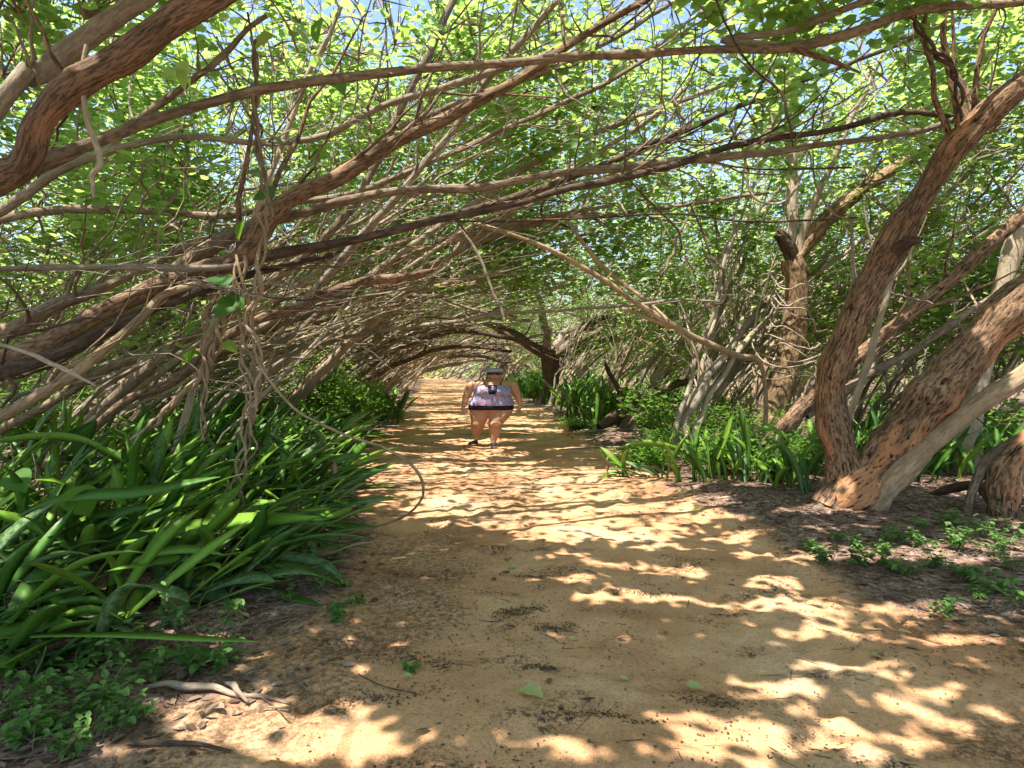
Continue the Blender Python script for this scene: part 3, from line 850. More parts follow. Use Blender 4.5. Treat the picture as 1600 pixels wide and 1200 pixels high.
# ---- low stems closing the tunnel
tree("low_arch_tree", (-8.0, 27, 0), [traced([(540, 610, 26, 12), (610, 548, 26, 13), (700, 518, 26, 12), (780, 526, 26, 9), (870, 548, 26, 6)], 24, 0.12, root=(-8.0, 27)),
     traced([(560, 600, 27, 10), (650, 540, 27, 9), (730, 500, 27, 8), (830, 500, 27, 6)], 24, 0.12, root=(-7.9, 27)),
     traced([(560, 600, 27, 8), (640, 560, 27, 9), (720, 540, 27, 8), (800, 548, 27, 5)], 24, 0.12, root=(-8.1, 27.2))], [BK_DARK, BK_BROWN, BK_DARK],
     "dark low tree arching right over the path just above the person's head", nside=[10, 12, 10], side_kw=dict(t0=0.4, lmin=0.8, lmax=2.5))
tree("low_arch_tree", (-9.6, 42, 0), [traced([(600, 600, 41, 8), (660, 566, 41, 8), (730, 556, 41, 7), (800, 566, 41, 5)], 24, 0.15, root=(-9.6, 42)),
     traced([(600, 600, 42, 8), (680, 545, 42, 8), (760, 535, 42, 7), (850, 545, 42, 5)], 24, 0.15, root=(-9.5, 42)),
     traced([(610, 600, 43, 7), (670, 578, 43, 7), (725, 566, 43, 6), (790, 560, 43, 4)], 24, 0.15, root=(-9.7, 42.2))], [BK_DARK, BK_BROWN, BK_GREY],
     "farthest low tree closing the end of the tunnel above the path", nside=[12, 12, 12], side_kw=dict(t0=0.3, lmin=1.0, lmax=3.5))

# ---- procedural leaning trees on both sides of the path
spots = []


def far_enough(x, y, m):
    return all((x - a) ** 2 + (y - b) ** 2 > m * m for a, b in spots)


def lean_stem(b, az, th0, th1, L, r, K=26):
    t = np.linspace(0, 1, K)
    th = th0 + (th1 - th0) * np.clip(t * 1.5, 0, 1) ** 0.8 + uni(-0.15, 0.15) * np.sin(t * uni(3, 8) + uni(0, 6))
    a = az + uni(-0.25, 0.25) * np.sin(t * uni(2, 6) + uni(0, 6)) + uni(-0.3, 0.3) * t
    ds = L / (K - 1)
    d = np.stack([np.cos(th) * np.cos(a), np.cos(th) * np.sin(a), np.sin(th)], -1) * ds
    P = np.concatenate([[b], b + np.cumsum(d, 0)[:-1]], 0)
    P = wob(P, 0.15, 1.0) + (wob(P, 0.05, 4.0) - P)
    for _ in range(int(rng.integers(1, 4))):        # kinks where a shoot took over from a dead leader
        k = int(rng.integers(5, K - 4)); kk = rng.normal(size=3) * np.array([.10, .14, .12])
        P[k:] += kk * np.arange(K - k)[:, None] * ds
    R_ = r * (1 - 0.72 * t) * (1 + 0.5 * np.exp(-t * 22)) * (1 + 0.35 * (vnoise(t * 17 + uni(0, 90), t * 0) - 0.5))
    return P, R_


def clears_view(P):
    """keep big stems out of the near open space above the path and in front of the camera"""
    x, y, z = P[:, 0], P[:, 1], P[:, 2]
    m = (y < 9.0) & (y > -1) & (x > pathL(y) - 3.2) & (x < pathR(y) + 1.5) & (z < 4.2 + 0.1 * y)
    m |= (y < 30) & (pathL(y) - 0.2 < x) & (x < pathR(y) + 0.2) & (z < 2.2)
    m |= (y >= 30) & (pathL(y) + 0.3 < x) & (x < pathR(y) - 0.3) & (z < 1.5)
    # leave the vine-wound tree and the forked tree in plain view
    px, py, f = to_px(x, y, z)
    m |= (f > 0) & (y < 12.5) & (px > 1165) & (px < 1290) & (py > 330) & (py < 620)
    m |= (f > 0) & (y < 7.6) & (px > 1150) & (py > 120)
    return not m.any()


PROC = []
tries = 0
zones = [  # side, ymin, ymax, width from path edge, count, min spacing
    ('left', 8.5, 18, 11, 14, 1.4), ('right', 9.5, 20, 12, 24, 1.2), ('left', 18, 40, 20, 34, 1.7), ('right', 20, 42, 22, 36, 1.7),
    ('left', 40, 78, 9, 26, 1.4), ('left', 40, 75, 26, 22, 2.6), ('right', 42, 78, 40, 26, 2.6), ('overhead', -6, 6, 8, 6, 2.0)]  # overhead trees are added out of frame to shade the near path
for side, y0, y1, wd_, cnt, sp in zones:
    k = 0; tr = 0
    while k < cnt and tr < 4000:
        tr += 1
        y = uni(y0, y1); off = 0.5 + wd_ * rng.random() ** 1.4
        if side == 'left': x = pathL(y) - off
        elif side == 'right': x = pathR(y) + off
        else: x = (pathL(y) - 3.5 - off) if rng.random() < 0.6 else (pathR(y) + 3.2 + off)
        if not far_enough(x, y, sp): continue
        if side != 'overhead' and abs(x) / max(y, 1) > 1.05: continue
        # keep the hero tree's surroundings free
        if side == 'right' and y < 11 and 2.5 < x < 7: continue
        if side == 'overhead' and abs(x) / max(y, 0.5) < 1.0: continue
        b = np.array([x, y, gz(x, y) - 0.08])
        th_ = dict(left=(0.55, 1.0, 0.16, 0.42), right=(0.85, 1.35, 0.45, 1.05), overhead=(1.2, 1.5, 0.4, 0.8))[side]
        ns = int(rng.integers(5, 9)); stems = []
        az0 = uni(-0.45, 0.45) if side != 'right' else uni(-0.7, 0.7)
        if side == 'right' and rng.random() < (0.25 if y > 24 else 0.0): az0 = pi + uni(-0.6, 0.6)
        if side == 'overhead': az0 = (uni(-0.3, 0.5) if x < 0 else pi + uni(-0.5, 0.3))
        for s in range(ns):
            for q in range(12):
                th0 = uni(th_[0], th_[1]); th1 = uni(th_[2], th_[3])
                L = uni(6, 12) if side != 'right' else uni(5, 9.5)
                if side == 'left' and y > 38: th1 = uni(-0.02, 0.28); L = uni(9, 15)
                r = (0.022 + 0.055 * rng.random() ** 1.7) * (1.3 if s == 0 else 0.85) * (1 + y / 70)
                P, Rr = lean_stem(b + np.array([uni(-.12, .12), uni(-.12, .12), 0]), az0 + uni(-0.4, 0.4), th0, th1, L, r)
                if P[:, 2].max() > 9.0: continue
                if clears_view(P): stems.append((P, Rr)); break
        if len(stems) < 2: continue
        spots.append((x, y))
        PROC.append((side, x, y, stems, int(rng.integers(0, 4))))
        k += 1

kinds = [("grey", [BK_GREY, BK_PALE]), ("brown", [BK_BROWN, BK_GREY]), ("pale", [BK_PALE, BK_GREY, BK_DEAD]), ("tan", [BK_DEAD, BK_BROWN, BK_PALE])]
cnt_ = {}
for side, x, y, stems, kd in sorted(PROC, key=lambda p: p[2]):
    cn, mats = kinds[kd]
    key = (side, kd)
    cnt_[key] = cnt_.get(key, 0) + 1
    sw = {2: "two", 3: "three", 4: "four", 5: "five", 6: "six", 7: "seven", 8: "eight"}[len(stems)]
    if side == 'overhead':
        lab = f"{cn} tree added beside the camera, {ordinal(cnt_[key])} of its colour, crown shading the path"
    else:
        lab = f"{cn} tree with {sw} leaning stems, {ordinal(cnt_[key])} {cn} one down the path's {side} side"
    tree("leaning_tree" if side == 'left' else ("slender_tree" if side == 'right' else "shade_tree"), (x, y, 0), stems, mats, lab,
         group={'left': "trees leaning over the path from its left side", 'right': "slender trees on the right side of the path", 'overhead': "trees added beside the camera for shade"}[side],
         nside=12 if y < 22 else (9 if y < 45 else 5), sides=9 if y < 20 else 6,
         side_kw=dict(t0=0.22, lmin=1.0, lmax=3.4, rf=0.42, fwd=1.1, up=0.35))

# ------------------------------------------------------------------ foliage: clumps through the canopy, each hung on the nearest branch by a twig
APL = []; OWN = []
for ti, t in enumerate(TREES):
    if t['pts'] is None: continue
    APL.append(t['pts']); OWN.append(np.full(len(t['pts']), ti))
AP = np.concatenate(APL); own = np.concatenate(OWN)


def make_kd(P):
    k = kdtree.KDTree(len(P))
    for i, p in enumerate(P): k.insert(p, i)
    k.balance(); return k


def clump_field(n, x0, x1, y0, y1, zlo, zhi):
    x = uni(x0, x1, n); y = uni(y0, y1, n)
    lo = zlo(x, y); z = lo + (zhi - lo) * rng.random(n) ** 0.9
    return np.stack([x, y, z], -1)


def zl(x, y):
    """lowest foliage"""
    onp_ = (x > pathL(y) - 1.0) & (x < pathR(y) + 1.0)
    side = np.minimum(np.abs(x - pathL(y)), np.abs(x - pathR(y)))
    z = np.where(onp_, 3.2, 1.9 - 0.07 * np.minimum(side, 20))
    z = np.where(y < 11, np.maximum(z, 5.4 - 0.17 * np.maximum(y - 4, 0)), z)
    z = np.where((y < 14) & (x < pathL(y)) & (y > 7) & (x < -4), 1.7, z)
    z = np.where((y < 14) & (x > pathR(y) + 1) & (y > 9.5), 2.0, z)
    return z


FIELDS = [  # n, region, ztop, leaf size, leaves, spread, maxdist
    (9500, (-9, 10, -4, 15), 7.6, 0.125, 27, 0.45, 5.0),
    (4600, (-20, -5, 5, 22), 7.5, 0.12, 26, 0.55, 3.2),
    (4600, (6, 22, 8, 24), 7.5, 0.12, 26, 0.55, 3.2),
    (5000, (-13, 14, 11, 27), 9.0, 0.125, 26, 0.6, 4.0),
    (21000, (-30, 26, 13, 45), 8.0, 0.135, 27, 0.65, 3.4),
    (14000, (-58, 48, 44, 84), 9.0, 0.21, 20, 1.0, 4.5)]
for n, (x0, x1, y0, y1), zt, ls, nl, spd, md in FIELDS:
    C = clump_field(n, x0, x1, y0, y1, zl, zt)
    # drop clumps outside the possible view unless they shade the foreground
    seen = (np.abs(C[:, 0]) < 0.95 * np.maximum(C[:, 1], 0) + 3.5) | (C[:, 1] < 16)
    # thin by a large-scale noise so that the canopy has windows and masses
    dens = fbm(C[:, 0] * 0.30, C[:, 1] * 0.30, C[:, 2] * 0.5, 81, 3)
    nearshade = (C[:, 1] < 11) & (C[:, 2] > 5.0)
    px_, py_, f_ = to_px(C[:, 0], C[:, 1], C[:, 2])
    win = (f_ > 0) & (C[:, 1] < 12.0) & (px_ > 1150) & (px_ < 1330) & (py_ > 300)      # view onto the vine-wound tree
    keep = seen & ((dens > 0.36) | nearshade) & ~win
    C = C[keep]
    for rnd_, lim in enumerate((0.7, 1.0, 1.3, 1.7, 2.4, md)):
        kd = make_kd(AP); left = []; newp = []; newo = []
        for c in C:
            co, ix, dist = kd.find(c)
            if dist > lim: left.append(c); continue
            ti = own[ix]; t = TREES[ti]
            if not t['crown']: continue
            a = AP[ix]
            tt = np.linspace(0, 1, 5)[:, None]
            mid = (a + c) / 2 + rng.normal(size=3) * 0.14 * dist + np.array([0, 0, 0.1 * dist])
            P = (1 - tt) ** 2 * a + 2 * tt * (1 - tt) * mid + tt ** 2 * c
            t['twP'].append(P); t['twR'].append(np.linspace(0.008 + ls * 0.03 + 0.006 * dist, 0.003 + ls * 0.014, 5))
            newp.append(P[2:]); newo += [ti] * 3
            u = rng.normal(size=(nl, 3)) * np.array([1, 1, 0.45]) * spd * 0.5
            t['clP'].append(np.concatenate([c + u, np.full((nl, 1), ls)], 1))
        if newp: AP = np.concatenate([AP] + newp); own = np.concatenate([own, newo])
        C = left
        if not len(C): break

NL = 0
for ti, t in enumerate(TREES):
    if not t['twP']: continue
    V, Q, bk = tubes(np.array(t['twP']), np.array(t['twR']), 3)
    V = V.reshape(-1, 3); Q = Q.reshape(-1, 4); bk = bk.reshape(-1, 3)
    L = np.concatenate(t['clP'])
    L = L[~lit_reject(L[:, :3])]
    # nothing hangs right in front of the lens
    L = L[~((L[:, 1] < 5) & (L[:, 1] > 0) & (L[:, 2] < 3.6))]
    if not len(L): continue
    NL += len(L)
    base = 0.15 + 0.55 * fbm(L[:, 0] * 0.7, L[:, 1] * 0.7, L[:, 2] * 0.9, 91, 2) + uni(-0.25, 0.3, len(L)) + uni(-0.08, 0.08)
    V2, Q2, lv = leaves(L[:, :3], L[:, 3] * uni(0.6, 1.3, len(L)), up=1.2, var=np.clip(base, 0, 1), width=1.05)
    V2 = V2.reshape(-1, 3); Q2 = Q2.reshape(-1, 4)
    quadmesh("crown", np.concatenate([V, V2]), np.concatenate([Q, Q2 + len(V)]), None, t['root'],
             {'lv': np.concatenate([np.zeros(len(V)), lv]), 'bk': np.concatenate([bk, np.zeros((len(V2), 3))])}, smooth=False,
             mats=[BK_BROWN, LF_TREE], mi=np.concatenate([np.zeros(len(Q)), np.ones(len(Q2))]))
print("tree leaves", NL, "trees", len(TREES))


def far_wood():
    acc = Acc()
    N = 900
    y = uni(82, 125, N); x = uni(-1, 1, N) * (y * 1.05)
    K = 8; t = np.linspace(0, 1, K)
    th = uni(0.4, 1.2, N); L = uni(6, 13, N); az = uni(-0.6, 0.6, N)
    P = np.stack([x[:, None] + np.cos(th)[:, None] * np.cos(az)[:, None] * L[:, None] * t, y[:, None] + np.sin(az)[:, None] * L[:, None] * t * 0.5,
                  np.sin(th)[:, None] * L[:, None] * (t - 0.25 * t * t)], -1) + np.cumsum(rng.normal(size=(N, K, 3)) * 0.1, 1)
    V, Q, bk = tubes(P, uni(0.08, 0.2, N)[:, None] * (1 - 0.7 * t), 5)
    acc.add(V, Q, bk=bk, lv=np.zeros(V.size // 3))
    o1 = acc.build("distant_woods", BK_GREY)
    tag(o1, "mass of grey leaning stems closing the far end of the woods", "woods", kind="stuff")
    M = 34000
    y = uni(82, 130, M); x = uni(-1, 1, M) * (y * 1.05); z = 0.2 + 11 * rng.random(M)
    L = np.stack([x, y, z], -1)
    V, Q, lv = leaves(L, 0.55, up=0.6, var=np.clip(0.2 + 0.6 * fbm(x * .3, y * .3, z * .5, 95, 2) + uni(-.2, .2, M), 0, 1))
    o = quadmesh("distant_foliage", V, Q, LF_TREE, None, {'lv': lv}, smooth=False)
    tag(o, "mass of bright green foliage beyond the far trees", "foliage", kind="stuff")


far_wood()

# ------------------------------------------------------------------ undergrowth shrubs
def shrub(name, x, y, w, h, ls, nst, nl, label, group=None, mat=None, var=(0.1, 1.0), stemmat=None, zb=0.0, flat=0.5, cat="shrub"):
    b = np.array([x, y, gz(x, y) + zb])
    root = empty(name, b); tag(root, label, cat, group)
    an = uni(0, 2 * pi, nst); rr = w * np.sqrt(rng.random(nst)); hh = h * uni(0.55, 1.05, nst) * (1 - 0.35 * (rr / w) ** 2)
    e = b + np.stack([np.cos(an) * rr, np.sin(an) * rr, hh], -1)
    t = np.linspace(0, 1, 7)[None, :, None]
    mid = b + (e - b) * np.array([0.35, 0.35, 0.7]) + rng.normal(size=(nst, 3)) * 0.06
    s0 = b + rng.normal(size=(nst, 3)) * np.array([w * .12, w * .12, 0])
    P = (1 - t) ** 2 * s0[:, None] + 2 * t * (1 - t) * mid[:, None] + t * t * e[:, None]
    V, Q, bk = tubes(P, np.full((nst, 1), 0.006 + 0.004 * h) * (1 - 0.6 * t[..., 0]), 4)
    a = Acc(); a.add(V, Q, bk=bk); a.build("stem", stemmat or BK_BROWN, root)
    k = rng.integers(0, nst, nl); u = uni(0.3, 1.0, nl)
    C = P[k, np.minimum((u * 6).astype(int), 6)] + rng.normal(size=(nl, 3)) * np.array([w, w, h * flat]) * 0.14
    C[:, 2] = np.maximum(C[:, 2], b[2] + 0.03)
    lo, hi = var
    V, Q, lv = leaves(C, ls, up=0.9, var=np.clip(uni(lo, hi, nl), 0, 1))
    quadmesh("foliage", V, Q, mat or LF_BUSH, root, {'lv': lv}, smooth=False)
    return root


# bright green bushes on the left in front of the tunnel
shrub("green_bush", -3.7, 14.6, 1.1, 1.5, 0.075, 30, 2600, "bright green feathery bush left of the path, level with the person")
shrub("green_bush", -5.4, 13.2, 1.2, 1.6, 0.08, 30, 2600, "bright green feathery bush behind the hanging vines")
shrub("green_bush", -4.9, 16.6, 1.3, 2.2, 0.09, 34, 2800, "tallest green bush left of the path behind the person")
shrub("green_bush", -6.9, 15.0, 1.4, 1.9, 0.085, 30, 2400, "green bush behind the left bed, farthest from the path of the left bushes")
shrub("green_bush", -3.9, 11.2, 0.7, 0.9, 0.06, 20, 1200, "small green bush at the left path edge nearest the camera")
shrub("green_bush", -8.2, 11.0, 1.3, 1.5, 0.09, 26, 1700, "green bush at the far left behind the snake plants")
# ferny weeds in the right bed
RB = [(1045, 690, 11.6, 0.75, 0.8, "pale green ferny weed at the left end of the right bed"),
      (1110, 660, 12.2, 0.9, 1.1, "tall ferny weed behind the upright blades of the right bed"),
      (1190, 668, 11.0, 0.9, 1.2, "yellow-green ferny weed beside the vine-wound trunk"),
      (1010, 720, 10.2, 0.6, 0.55, "low ferny weed at the path edge of the right bed"),
      (1120, 715, 9.6, 0.6, 0.75, "ferny weed among the striped blades of the right bed"),
      (1075, 640, 14.5, 1.2, 1.0, "green weed patch in front of the fallen tree's top"),
      (900, 655, 17.2, 0.7, 0.45, "low weed at the foot of the far snake plants"),
      (1215, 735, 8.9, 0.6, 0.7, "green weed just left of the forked tree"), (1060, 668, 12.8, .9, .9, "feathery weed near the fallen tree in the right bed"), (1150, 640, 13.5, 1.0, 1.4, "tallest feathery weed behind the right bed"), (1265, 700, 9.8, .6, .9, "green weed hidden behind the forked tree foot")]
for px, py, d, w, h, lab in RB:
    p = at(px, py, d)
    shrub("ferny_weed", p[0], d, w, h, 0.055, 22, 1500, lab, group="ferny weeds in the right bed", var=(0.3, 1.0), cat="weed")
# undergrowth through the woods
us = []
k = 0
while k < 46:
    y = uni(11, 46); sd = rng.random() < 0.5
    off = uni(0.8, 14)
    x = pathL(y) - off if sd else pathR(y) + off
    if abs(x) > 0.9 * y: continue
    if any((x - a) ** 2 + (y - b) ** 2 < 2.5 for a, b, _ in us): continue
    us.append((x, y, sd)); k += 1
us.sort(key=lambda q: q[1])
nn_ = {True: 0, False: 0}
us = [tuple(q) for q in us]
for x, y, sd in us:
    nn_[sd] += 1
    s = 1 + y / 30
    shrub("understory_shrub", x, y, uni(0.7, 1.3), uni(0.6, 1.7), 0.07 * s, 14, 620, f"low green shrub between the trees, {ordinal(nn_[sd])} along the {'left' if sd else 'right'} side of the path",
          group="shrubs between the trees")

# ------------------------------------------------------------------ snake plants
def blades(P, W, cup=0.18, rnd=None):
    """P (N,K,3) centre lines, W (N,K) half widths -> closed lens-section blades"""
    N, K, _ = P.shape
    T = nrm(np.gradient(P, axis=1))
    up = np.array([0, 0, 1.0])
    tw = uni(-0.9, 0.9, N)[:, None] * np.linspace(0.2, 1, K)[None] + uni(-0.6, 0.6, N)[:, None]
    h = np.cross(T, up); ln = np.linalg.norm(h, axis=2, keepdims=True)
    alt = nrm(np.stack([np.sin(tw[:, :1]) * np.ones((N, K)), np.cos(tw[:, :1]) * np.ones((N, K)), np.zeros((N, K))], -1))
    A = nrm(h + alt * 0.15)
    A = nrm(A - T * (A * T).sum(2, keepdims=True))
    B = np.cross(A, T)
    c, s = np.cos(tw)[..., None], np.sin(tw)[..., None]
    A, B = A * c + B * s, B * c - A * s
    w = W[..., None]
    th = 0.0035
    V = np.stack([P - A * w + B * w * cup, P + B * 0.0, P + A * w + B * w * cup, P - B * (th + w * 0.03)], 2)
    Lc = np.concatenate([np.zeros((N, 1)), np.cumsum(np.linalg.norm(np.diff(P, axis=1), axis=2), 1)], 1)
    r = rng.random(N)[:, None] * 10 if rnd is None else rnd[:, None]
    z = np.ones((N, K))
    suv = np.stack([np.stack([-z, Lc + r, z * r], -1), np.stack([0 * z, Lc + r, z * r], -1), np.stack([z, Lc + r, z * r], -1), np.stack([0 * z, Lc + r, z * r], -1)], 2)
    i = np.arange(K - 1)[:, None] * 4; j = np.arange(4)[None]; j2 = (j + 1) % 4
    q = np.stack([i + j, i + j2, i + 4 + j2, i + 4 + j], -1).reshape(-1, 4)
    return V, q[None] + (np.arange(N) * K * 4)[:, None, None], suv


def profile(K):
    t = np.linspace(0, 1, K)
    return np.clip(0.42 + 1.0 * t, 0, 1) * np.clip((1 - t) * 3.2, 0, 1) ** 0.7 + 0.01


def snake_plant(x, y, n, L, az, spread, el, label, group, mat, wid=0.042, droop=0.6, K=12, xy=0.22):
    b = np.array([x, y, gz(x, y) - 0.02])
    root = empty("snake_plant", b); tag(root, label, "plant", group)
    a = az + rng.normal(size=n) * spread
    e = np.clip(uni(el[0], el[1], n), 0.05, 1.5)
    ll = L * uni(0.55, 1.15, n)
    t = np.linspace(0, 1, K)[None]
    ee = e[:, None] - droop * uni(0.2, 1.2, n)[:, None] * t ** 1.6
    hx = np.cumsum(np.cos(ee), 1) * ll[:, None] / K; hz = np.cumsum(np.sin(ee), 1) * ll[:, None] / K
    s0 = b + rng.normal(size=(n, 3)) * np.array([xy, xy, 0])
    aw = a[:, None] + uni(-0.35, 0.35, n)[:, None] * t ** 2
    P = s0[:, None] + np.stack([hx * np.cos(aw), hx * np.sin(aw), hz], -1)
    P[..., 2] = np.maximum(P[..., 2], b[2] + 0.03 + 0.02 * rng.random((n, 1)))
    P[:, 0, 2] = b[2] - 0.02
    W = profile(K)[None] * (wid * uni(0.75, 1.25, n))[:, None]
    V, Q, suv = blades(P, W)
    acc = Acc(); acc.add(V, Q, suv=suv); acc.build("blades", mat, root)
    return root


# left bed
LB = []
tries = 0
while len(LB) < 112 and tries < 9000:
    tries += 1
    y = 3.3 + 10.5 * rng.random() ** 1.15
    edge = float(np.interp(y, [3.2, 4, 5, 6, 7.5, 9.6, 13.3], [-2.5, -2.1, -1.95, -2.0, -2.4, -2.95, -3.7]))
    x = edge - (0.05 + uni(0, 5.0 if y > 5 else 2.6) * rng.random() ** 0.6)
    if abs(x) > 0.98 * y + 0.6: continue
    if any((x - a) ** 2 + (y - b_) ** 2 < 0.12 for a, b_ in LB): continue
    LB.append((x, y))
LB.sort(key=lambda q: q[1])
nE = {}
for i, (x, y) in enumerate(LB):
    edge = float(np.interp(y, [3.2, 4, 5, 6, 7.5, 9.6, 13.3], [-2.5, -2.1, -1.95, -2.0, -2.4, -2.95, -3.7]))
    near_edge = x > edge - 0.9
    nE[near_edge] = nE.get(near_edge, 0) + 1
    lab = f"long-bladed snake plant {'at the path-side edge of' if near_edge else 'deep inside'} the left bed, {ordinal(nE[near_edge])} from the camera"
    grp = "snake plants of the left bed"
    mt = [SN_DARK, SN_LIGHT, SN_LIGHT, SN_BAND, SN_LIGHT][int(rng.integers(0, 5))]
    snake_plant(x, y, int(rng.integers(9, 15)), uni(0.85, 1.35) * (1.0 if y > 4 else 0.85), uni(-0.5, 0.5), 1.0, (0.15, 1.4) if not near_edge else (0.1, 1.0), lab, grp, mt, wid=uni(0.036, 0.062), droop=0.75)

# named blades of the left bed front (traced): px,py,depth points; half-width px
HB = [
    ([(-60, 1000, 3.5), (100, 993, 3.4), (220, 994, 3.3), (320, 999, 3.25), (405, 1002, 3.2)], 9, SN_LIGHT, "long pale green blade lying level across the front of the left bed"),
    ([(-20, 850, 4.3), (40, 895, 4.2), (90, 940, 4.1), (110, 980, 4.0)], 9, SN_LIGHT, "thin green blade bending down to the right at the left edge"),
    ([(150, 1050, 3.6), (165, 985, 3.6), (190, 930, 3.6), (225, 915, 3.6), (265, 928, 3.5)], 25, SN_BAND, "broad zigzag-banded blade folded over at its top in the left bed"),
    ([(265, 1010, 3.9), (272, 950, 3.9), (268, 915, 3.9)], 22, SN_BAND, "short upright banded blade beside the folded one"),
    ([(40, 1090, 3.3), (60, 1040, 3.3), (72, 1010, 3.3)], 20, SN_BAND, "short mottled blade at the front left corner of the bed"),
    ([(0, 905, 5.0), (120, 862, 4.9), (230, 815, 4.8), (310, 785, 4.7), (358, 776, 4.6)], 15, SN_DARK, "long dark blade sweeping up to the right in the left bed"),
    ([(60, 880, 5.2), (200, 845, 5.1), (330, 820, 5.0), (420, 812, 4.9), (500, 808, 4.8)], 13, SN_LIGHT, "long bright blade with a yellow tip pointing at the path"),
    ([(200, 890, 5.4), (330, 850, 5.3), (460, 840, 5.2), (590, 858, 5.1)], 11, SN_DARK, "long dark blade arching out onto the path edge"),
    ([(230, 890, 5.0), (300, 905, 4.7), (330, 930, 4.4), (352, 970, 4.1), (345, 985, 4.0)], 20, SN_BAND, "banded blade bending down towards the camera in the left bed"),
    ([(0, 720, 6.2), (60, 700, 6.1), (110, 680, 6.0), (150, 655, 5.9)], 20, SN_DARK, "broad dark blade rising at the far left above the bed"),
    ([(120, 725, 6.3), (135, 680, 6.3), (150, 655, 6.3)], 18, SN_DARK, "upright pointed blade standing at the back of the left bed"),
    ([(190, 800, 5.6), (186, 760, 5.6), (178, 728, 5.6)], 11, SN_LIGHT, "short twisted upright blade in the middle of the left bed"),
    ([(240, 765, 6.2), (250, 720, 6.2), (256, 680, 6.2)], 12, SN_BAND, "spotted upright blade above the middle of the left bed"),
    ([(0, 690, 5.8), (60, 683, 5.8), (130, 690, 5.8), (200, 725, 5.7)], 13, SN_LIGHT, "sunlit blade arching over at the far left of the bed"),
    ([(300, 760, 6.8), (400, 735, 6.7), (480, 715, 6.6), (520, 690, 6.5)], 8, SN_LIGHT, "slim blade rising right beside the hanging vine"),
    ([(0, 830, 4.8), (60, 790, 4.8), (130, 775, 4.8), (215, 770, 4.8), (345, 745, 4.9)], 12, SN_DARK, "dark arching blade crossing the upper middle of the left bed"),
    ([(360, 900, 5.0), (420, 870, 4.9), (500, 880, 4.8), (540, 915, 4.7)], 9, SN_BAND, "drooping blade hanging over the path edge of the left bed"),
    ([(300, 960, 4.4), (380, 975, 4.2), (440, 1000, 4.0), (480, 1020, 3.9)], 11, SN_DARK, "dark blade lying on the litter at the front of the left bed"),
]
for pts, hw, mt, lab in HB:
    P = spline(np.array([at(*p) for p in pts]), 18)
    P0 = P[0].copy(); g0 = gz(P0[0], P0[1])
    if pts[0][0] > 20 and P0[2] > g0 + 0.1:      # root it in the ground
        P = spline(np.vstack([[P0[0] - 0.12, P0[1] + 0.15, g0 - 0.02], P[::3], P[-1]]), 22)
    K = len(P); t = np.linspace(0, 1, K)
    W = hw / F * pts[1][2] * (np.clip(0.5 + t, 0, 1) * np.clip((1 - t) * 4, 0, 1) ** 0.7 + 0.02)
    root = empty("snake_plant_leaf", P[0]); tag(root, lab, "plant leaf", None)
    V, Q, suv = blades(P[None], W[None], cup=0.15)
    quadmesh("blade", V, Q, mt, root, {'suv': suv.reshape(-1, 3)})

# right bed
RBD = [(985, 735, 9.6), (1030, 742, 9.3), (1060, 758, 8.9), (1105, 760, 8.8), (1140, 762, 8.7), (1180, 765, 8.6), (1225, 772, 8.3), (1255, 778, 8.1), (1090, 720, 10.6), (1160, 735, 9.9), (1200, 740, 9.5), (1040, 712, 11.4)]
for i, (px, py, d) in enumerate(RBD):
    x = (px - 800) / F * d
    mt = [SN_LIGHT, SN_BAND, SN_LIGHT, SN_DARK][i % 4]
    low = px < 1050
    snake_plant(x, d, 8, uni(0.55, 0.85) if not low else 0.6, uni(0, 6.28) if not low else pi, 1.4 if not low else 0.7, (0.9, 1.45) if not low else (0.3, 1.0),
                f"snake plant in the bed between the path and the forked tree, {ordinal(1 + sorted(q[2] for q in RBD).index(d))} from the camera", "snake plants of the right bed", mt, wid=0.045, droop=0.7, xy=0.13)
HR = [([(1128, 765, 8.6), (1120, 720, 8.6), (1135, 680, 8.6), (1146, 640, 8.6)], 13, SN_LIGHT, "tall upright blade with yellow edges in the right bed"),
      ([(1165, 760, 8.7), (1168, 700, 8.7), (1160, 660, 8.7), (1155, 630, 8.7)], 10, SN_DARK, "tall bluish upright blade in the right bed"),
      ([(1115, 762, 8.5), (1106, 720, 8.5), (1104, 686, 8.5)], 9, SN_LIGHT, "short yellow-green upright blade in the right bed"),
      ([(1160, 765, 8.3), (1190, 710, 8.3), (1230, 690, 8.2), (1205, 670, 8.1), (1180, 672, 8.0)], 7, SN_LIGHT, "blade folded back on itself beside the forked tree"),
      ([(1255, 780, 7.9), (1245, 735, 7.9), (1225, 700, 7.9), (1190, 680, 7.9)], 8, SN_BAND, "arching blade touching the foot of the forked tree"),
      ([(1240, 790, 7.6), (1170, 788, 7.5), (1100, 792, 7.4), (1080, 796, 7.3)], 6, SN_LIGHT, "flattened pale blade lying on the sand below the right bed"),
      ([(1120, 730, 9.0), (1050, 700, 9.0), (1000, 692, 9.0), (968, 700, 9.0)], 6, SN_LIGHT, "long level blade reaching left over the path edge")]
for pts, hw, mt, lab in HR:
    P = spline(np.array([at(*p) for p in pts]), 16)
    if pts[0][1] > 750: P[0, 2] = gz(P[0, 0], P[0, 1]) - 0.02
    P[:, 2] = np.maximum(P[:, 2], 0.02)
    K = len(P); t = np.linspace(0, 1, K)
    W = hw / F * pts[0][2] * (np.clip(0.5 + t, 0, 1) * np.clip((1 - t) * 3, 0, 1) ** 0.7 + 0.02)
    root = empty("snake_plant_leaf", P[0]); tag(root, lab, "plant leaf", None)
    V, Q, suv = blades(P[None], W[None], cup=0.15)
    quadmesh("blade", V, Q, mt, root, {'suv': suv.reshape(-1, 3)})


